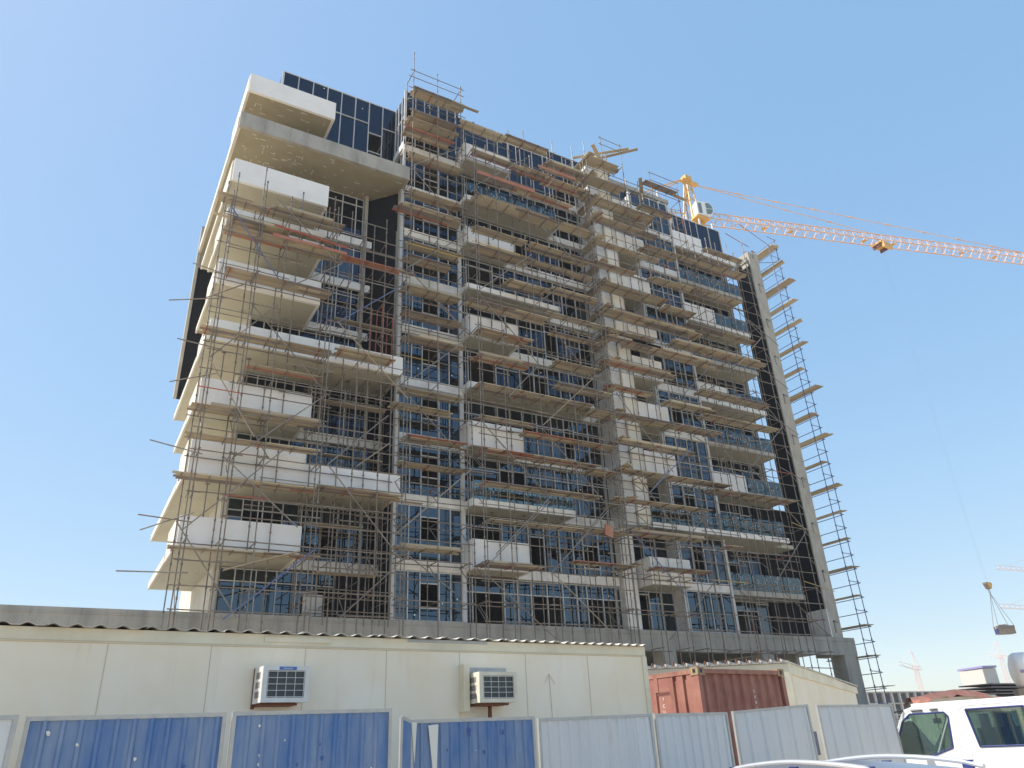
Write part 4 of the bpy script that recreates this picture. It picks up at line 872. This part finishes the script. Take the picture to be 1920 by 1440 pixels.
m=MB(); m.tube((-.43,-.01,1.96),(-.76,-.30,1.90),.013,rubber); m.tube((-.76,-.30,1.90),(-.80,-.31,1.66),.013,rubber); m.tube((-.80,-.31,1.66),(-.8,-.28,1.38),.013,rubber); m.tube((-.8,-.28,1.38),(-.70,-.01,1.28),.013,rubber)
m.box(-.81,-.76,-.33,-.14,1.42,1.80,rubber); m.build('mirror',tk)
m=MB(); m.box(-.3,-.12,-.02,0,1.935,1.955,rubber).box(0.0,.12,-.02,0,1.935,1.955,rubber); m.build('grab_clip',tk)
m=MB()
for x in (.15,1.35):
    for y in (.15,1.15): m.box(x,x+.5,y,y+.5,.7,1.0,darkin); m.box(x+.42,x+.55,y,y+.5,1.0,1.65,darkin); m.box(x+.44,x+.52,y+.15,y+.35,1.65,1.85,darkin)
m.build('seat',tk)
m=MB(); m.box(-.75,-.45,.1,Wt-.1,.9,1.22,darkin)
for i in range(14):
    a0=2*math.pi*i/14; a1=2*math.pi*(i+1)/14; m.tube((-.35+.07*math.cos(a0),.5+.2*math.sin(a0),1.26+.05*math.cos(a0)),(-.35+.07*math.cos(a1),.5+.2*math.sin(a1),1.26+.05*math.cos(a1)),.013,rubber,5)
m.build('dashboard',tk)
m=MB(); m.box(-.32,-.28,.8,1.05,1.75,1.83,darkin); m.tube((-.3,.92,1.83),(-.3,.92,1.95),.01,darkin); m.tube((-.3,.92,1.75),(-.27,.92,1.45),.006,sticker); m.build('rear_view_mirror',tk)
def wheel(parent,x,y,r,wd):
    m=MB(); m.tube((x,y,r),(x,y+wd,r),r,tyre,20); wo_=m.build('wheel',parent)
    m=MB(); m.tube((x,y-.01,r),(x,y+.02,r),r*.6,silver,16); m.build('rim',wo_)
for x in (-.25,2.9):
    for y in (-.02,Wt-.23): wheel(tk,x,y,.38,.25)
m=MB(); m.box(-.98,3.9,.3,1.65,.4,.55,rubber).box(2.3,4.2,.0,Wt,.75,.85,framem).box(2.3,4.2,.0,.05,.85,1.2,paintw).box(2.3,4.2,Wt-.05,Wt,.85,1.2,paintw).box(4.15,4.2,.05,Wt-.05,.85,1.2,paintw); m.build('cargo_bed',tk)
m=MB(); m.box(-1.05,-1.0,.1,.4,.65,.85,carg).box(-1.05,-1.0,Wt-.4,Wt-.1,.65,.85,carg); m.build('headlight',tk)
# ---------------- silver estate car, roof at the bottom edge ----------------
sv=thing('estate_car',(6.0,6.6,0),'silver estate car with bright roof rails at the bottom edge','car',rotz=math.atan2(-2.1,-.22),world=False)
# local x: from far (front) to near; y positive toward +X side
m=MB(); Wc=1.5
body=[(-1.6,.35),(3.0,.35),(3.05,.8),(2.75,.95),(2.4,1.28),(2.05,1.37),(1.2,1.43),(.3,1.43),(-.15,1.37),(-.8,.98),(-1.55,.85),(-1.65,.6)]
m.prism([(x,z) for x,z in body],'y',0,1,silver) if 0 else None
sec=[(-1.65,.35,.80,.0),(-1.5,.35,.86,.0),(-.85,.35,.95,.0),(-.15,.35,1.33,.12),(.3,.35,1.385,.14),(1.2,.35,1.39,.15),(2.05,.35,1.33,.15),(2.4,.35,1.24,.14),(2.8,.35,.95,.03),(3.05,.4,.8,0)]
rows=[]
for x,zb_,zt,ins in sec:
    y0,y1=0,1.7; mid=.9 if zt>.9 else zt-.02
    rows.append([(x,y0+.03,zb_),(x,y0-.0,.6),(x,y0+.02,mid),(x,y0+.04+ins,zt-.06 if zt>1 else zt-.01),(x,y0+.22+ins,zt),(x,(y0+y1)/2,zt+.035),(x,y1-.22-ins,zt),(x,y1-.04-ins,zt-.06 if zt>1 else zt-.01),(x,y1-.02,mid),(x,y1,.6),(x,y1-.03,zb_)])
pts=[p for r in rows for p in r]; n=11; fs=[]
for i in range(len(rows)-1):
    for j in range(n-1): fs.append((i*n+j,i*n+j+1,(i+1)*n+j+1,(i+1)*n+j))
    fs.append((i*n+n-1,i*n,(i+1)*n,(i+1)*n+n-1))
fs+= [tuple(range(n)),tuple(range((len(rows)-1)*n,len(rows)*n))[::-1]]
m.poly(pts,fs,silver); bd=m.build('body',sv,smooth=True)
def win(m,i,j):
    a=[Vector(rows[i][j]),Vector(rows[i][j+1]),Vector(rows[i+1][j+1]),Vector(rows[i+1][j])]; c=sum(a,Vector())/4; nrm=(a[1]-a[0]).cross(a[3]-a[0]).normalized()
    if nrm.dot(c-Vector((.7,.85,.7)))<0: nrm=-nrm
    m.poly([c+(p-c)*.9+nrm*.006 for p in a],[(0,1,2,3)],darkin)
m=MB()
for i in range(3,8):
    win(m,i,2); win(m,i,7)
for j in (4,5): win(m,2,j); win(m,7,j)
m.build('window',sv)
for y in (.24,1.42):
    m=MB(); N=12; pr=None
    for i in range(N+1):
        x=.0+2.05*i/N; z=1.365+.075*math.sin(math.pi*i/N)**.6-.035*abs(i/N-.45); q=(x,y,z)
        if pr: m.tube(pr,q,.022,chrome,8)
        pr=q
    m.build('roof_rail',sv)
    boxes([(x-.05,x+.05,y-.015,y+.015,1.33,1.40,navy) for x in (.12,1.0,1.9)],'rail_foot',sv)
for x in (-.95,2.2):
    for y in (-.01,1.5): wheel(sv,x,y,.32,.21)
# ---------------- middle distance right ----------------
tt=thing('tanker_truck',(45,25,0),'white water tanker truck seen over the white double cab truck','tanker truck')
m=MB(); p0=Vector((45.6,24.9,4.35)); dd=Vector((.66,-.75,0)); N=18
rings=[]
for s,r in ((0,.55),(.12,.85),(.3,.95),(6,.95),(6.2,.5)):
    rings.append([p0+dd*s+Vector((dd.y*-math.sin(2*math.pi*i/N)*r*-1.05,dd.x*-math.sin(2*math.pi*i/N)*r*1.05,math.cos(2*math.pi*i/N)*r)) for i in range(N)])
pts=[q for r in rings for q in r]; fs=[(i*N+j,i*N+(j+1)%N,(i+1)*N+(j+1)%N,(i+1)*N+j) for i in range(4) for j in range(N)]+[tuple(range(N)),tuple(range(4*N,5*N))[::-1]]
m.poly(pts,fs,tank); m.build('tank',tt,smooth=True)
def tb(m,s0,s1,w0,w1,z0,z1,mt):
    nn=Vector((.75,.66,0)); P=lambda s,w_,z:(p0.x+dd.x*s+nn.x*w_,p0.y+dd.y*s+nn.y*w_,z)
    m.hexa([P(s0,w0,z0),P(s1,w0,z0),P(s1,w1,z0),P(s0,w1,z0),P(s0,w0,z1),P(s1,w0,z1),P(s1,w1,z1),P(s0,w1,z1)],mt)
m=MB(); tb(m,.2,6.2,-1.05,-.97,4.2,4.35,mat('tank_stripe',(.35,.22,.42),.5)); tb(m,-.1,6.3,-.6,.6,3.0,3.45,brown); tb(m,-.1,6.3,-1,1,1.0,1.2,rubber);tb(m,.3,.6,-.5,.5,1.2,3.0,brown);tb(m,5.0,5.4,-.5,.5,1.2,3.0,brown); m.build('chassis',tt)
m=MB(); tb(m,6.6,8.6,-1.1,1.1,.8,3.2,paintw); m.build('driver_cab',tt)
for s in (.9,2.1,7.4):
    for w_ in (-1.05,.8):
        q=p0+dd*s+Vector((.75,.66,0))*w_; nn=Vector((.75,.66,0)); m=MB(); m.tube((q.x,q.y,.5),(q.x+nn.x*.3,q.y+nn.y*.3,.5),.5,tyre,18); m.build('wheel',tt)
ts=thing('storage_shed',(40,25,0),'low beige shed draped with an orange tarpaulin behind the white truck','shed')
m=MB(); m.hexa([(36.7,25,0),(43.6,25,0),(48.6,29,0),(41.7,29,0),(36.7,25,3.05),(43.6,25,3.2),(48.6,29,3.2),(41.7,29,3.05)],cream); m.build('wall',ts)
m=MB(); N=18; pr=None
for i in range(N):
    x=36.3+7.8*i/(N-1); z=3.08+.36*math.sin(math.pi*i/(N-1))**1.2+rnd(-.03,.03); cur=[(x,24.85,z-.22-rnd(0,.12)),(x+.2,25.1,z+.02),(x+2.6,27,z+.1),(x+5.1,29,z-.2)]
    if pr:
        for a_,b_ in ((0,1),(1,2),(2,3)): m.poly([pr[a_],cur[a_],cur[b_],pr[b_]],[(0,1,2,3)],tarp)
    pr=cur
m.build('tarpaulin',ts)
br=thing('timber_stack',(59,31.5,0),'brown stacked timber and steel beams below the white tanker','stack')
m=MB()
for i in range(7): m.box(54.5+rnd(-.5,.5),66+rnd(-1,1),31.4+i*.3,31.4+i*.3+.2,.0+i*0,3.3+rnd(0,.1),brown)
for i in range(5): m.box(54.6+rnd(-.6,.6),66,31.3,33.6,3.42+i*.2,3.5+i*.2,random.choice((brown,wb,fard,w3)))
m.build('beam',br)
# ---------------- far background ----------------
def frame_building(x,y,z1,nx,nz,bw,bz,dep,label,mt=farc):
    t=thing('concrete_frame',(x,y,0),label,'building','unfinished buildings on the horizon')
    m=MB()
    for k in range(nz+1): m.box(x,x+nx*bw,y,y+dep,k*bz-.25 if k else 0,k*bz if k else .1,mt)
    m.build('floor_slab',t)
    m=MB()
    for k in range(nz):
        for i in range(nx+1): m.box(x+i*bw-.3,x+i*bw+.3,y+.1,y+.7,k*bz+.01,k*bz+bz-.26,mt)
    m.build('columns',t); m=MB(); m.box(x+.5,x+nx*bw-.5,y+dep*.5,y+dep*.5+.3,0,nz*bz-.3,fard); m.build('inner_wall',t)
    return t
frame_building(196,150,9,19,4,3.6,3.05,16,'long low concrete frame under construction on the horizon beside the slim end scaffold')
frame_building(268,190,14,10,4,5.0,3.6,18,'taller hazy grey building shell on the horizon, under a small distant crane',farc)
t=thing('storage_building',(262,150,0),'pale distant block with a violet roof edge left of the white tanker','building')
m=MB(); m.hexa([(258.5,150,0),(266,150,0),(272,158,0),(262,160,0),(258.5,150,18.7),(266,150,18.9),(272,158,18.9),(262,160,18.7)],farc); m.build('wall',t)
m=MB(); m.hexa([(258,149.5,18.9),(266,149.5,19.1),(272.5,158,19.1),(262,160.5,18.9),(258,149.5,19.5),(266,149.5,19.7),(272.5,158,19.7),(262,160.5,19.5)],mat('violet_roof',(.25,.2,.4),.7)); m.build('roof',t)
t=thing('long_shed',(255,140,0),'low long distant roofs in front of the pale block','building')
m=MB(); m.box(255,330,138,142,0,12.0,farc).box(253,330,137,143,12.0,12.8,conc); m.build('wall',t)
def far_crane(x,y,zm,ang,L1,L2,label,rise=0,mt=None):
    mt=mt or mat('hazed_crane_red',(.72,.55,.52),.7)  # red paled to put the distance haze into the crane colour
    t=thing('tower_crane',(x,y,0),label,'crane','distant tower cranes')
    m=MB(); lattice(m,(x,y,0),(x,y,zm+1.5),1.2,1.2,mt,2.2,up=Vector((0,1,0)),side=Vector((1,0,0)),r=.09); m.build('mast',t)
    d=Vector((math.cos(ang),math.sin(ang),rise)).normalized(); o=Vector((x,y,zm))
    m=MB(); lattice(m,o,o+d*L1,1.3,1.4,mt,3,tri=True,r=.08); m.build('jib',t)
    m=MB(); lattice(m,o,o-Vector((d.x,d.y,0)).normalized()*L2,1.2,1.2,mt,3,tri=True,r=.08); m.build('counter_jib',t)
    m=MB(); top=o+Vector((0,0,7)); m.tube(o,top,.2,mt,5); m.tube(top,o+d*L1*.75+Vector((0,0,1.3)),.07,mt,4); m.tube(top,o-Vector((d.x,d.y,0)).normalized()*L2*.9,.07,mt,4); m.build('apex',t)
far_crane(284,190,22.5,R(150),6,2.5,'small faint pink crane standing over the grey building shell on the horizon',rise=.35)
far_crane(343,190,27.5,R(110),4,3,'tiny pink crane just left of the white tanker top',rise=.3)
far_crane(330,160,41.5,R(177),29,9,'faint crane whose lower jib crosses behind the slung skip')
far_crane(336,160,56.5,R(176),28,9,'faint crane whose higher jib pokes in from the right edge')
for i,(x,y,h) in enumerate([(238,170,13.5),(246,172,12.5),(299,175,17.5)]):
    t=thing('utility_pole',(x,y,0),'thin distant pole on the right horizon, %s from the left'%('first','second','third')[i],'pole','poles on the horizon')
    MB().tube((x,y,0),(x,y,h),.12,farc,5).build('pole_shaft',t); MB().tube((x-1,y,h-.8),(x+1,y,h-.8),.08,farc,4).build('cross_arm',t)
# birds are left out; power poles far right

# ---------------- air ----------------
hz=bpy.data.materials.new('haze_air'); hz.use_nodes=True; n=hz.node_tree; n.nodes.clear()
pv=n.nodes.new('ShaderNodeVolumePrincipled'); pv.inputs['Color'].default_value=(.86,.92,1,1); pv.inputs['Density'].default_value=.00045; pv.inputs['Anisotropy'].default_value=.1
o_=n.nodes.new('ShaderNodeOutputMaterial'); n.links.new(pv.outputs[0],o_.inputs['Volume'])
m=MB(); m.box(-60,420,-60,260,-1,75,hz); tag(m.build('haze'),kind='stuff')
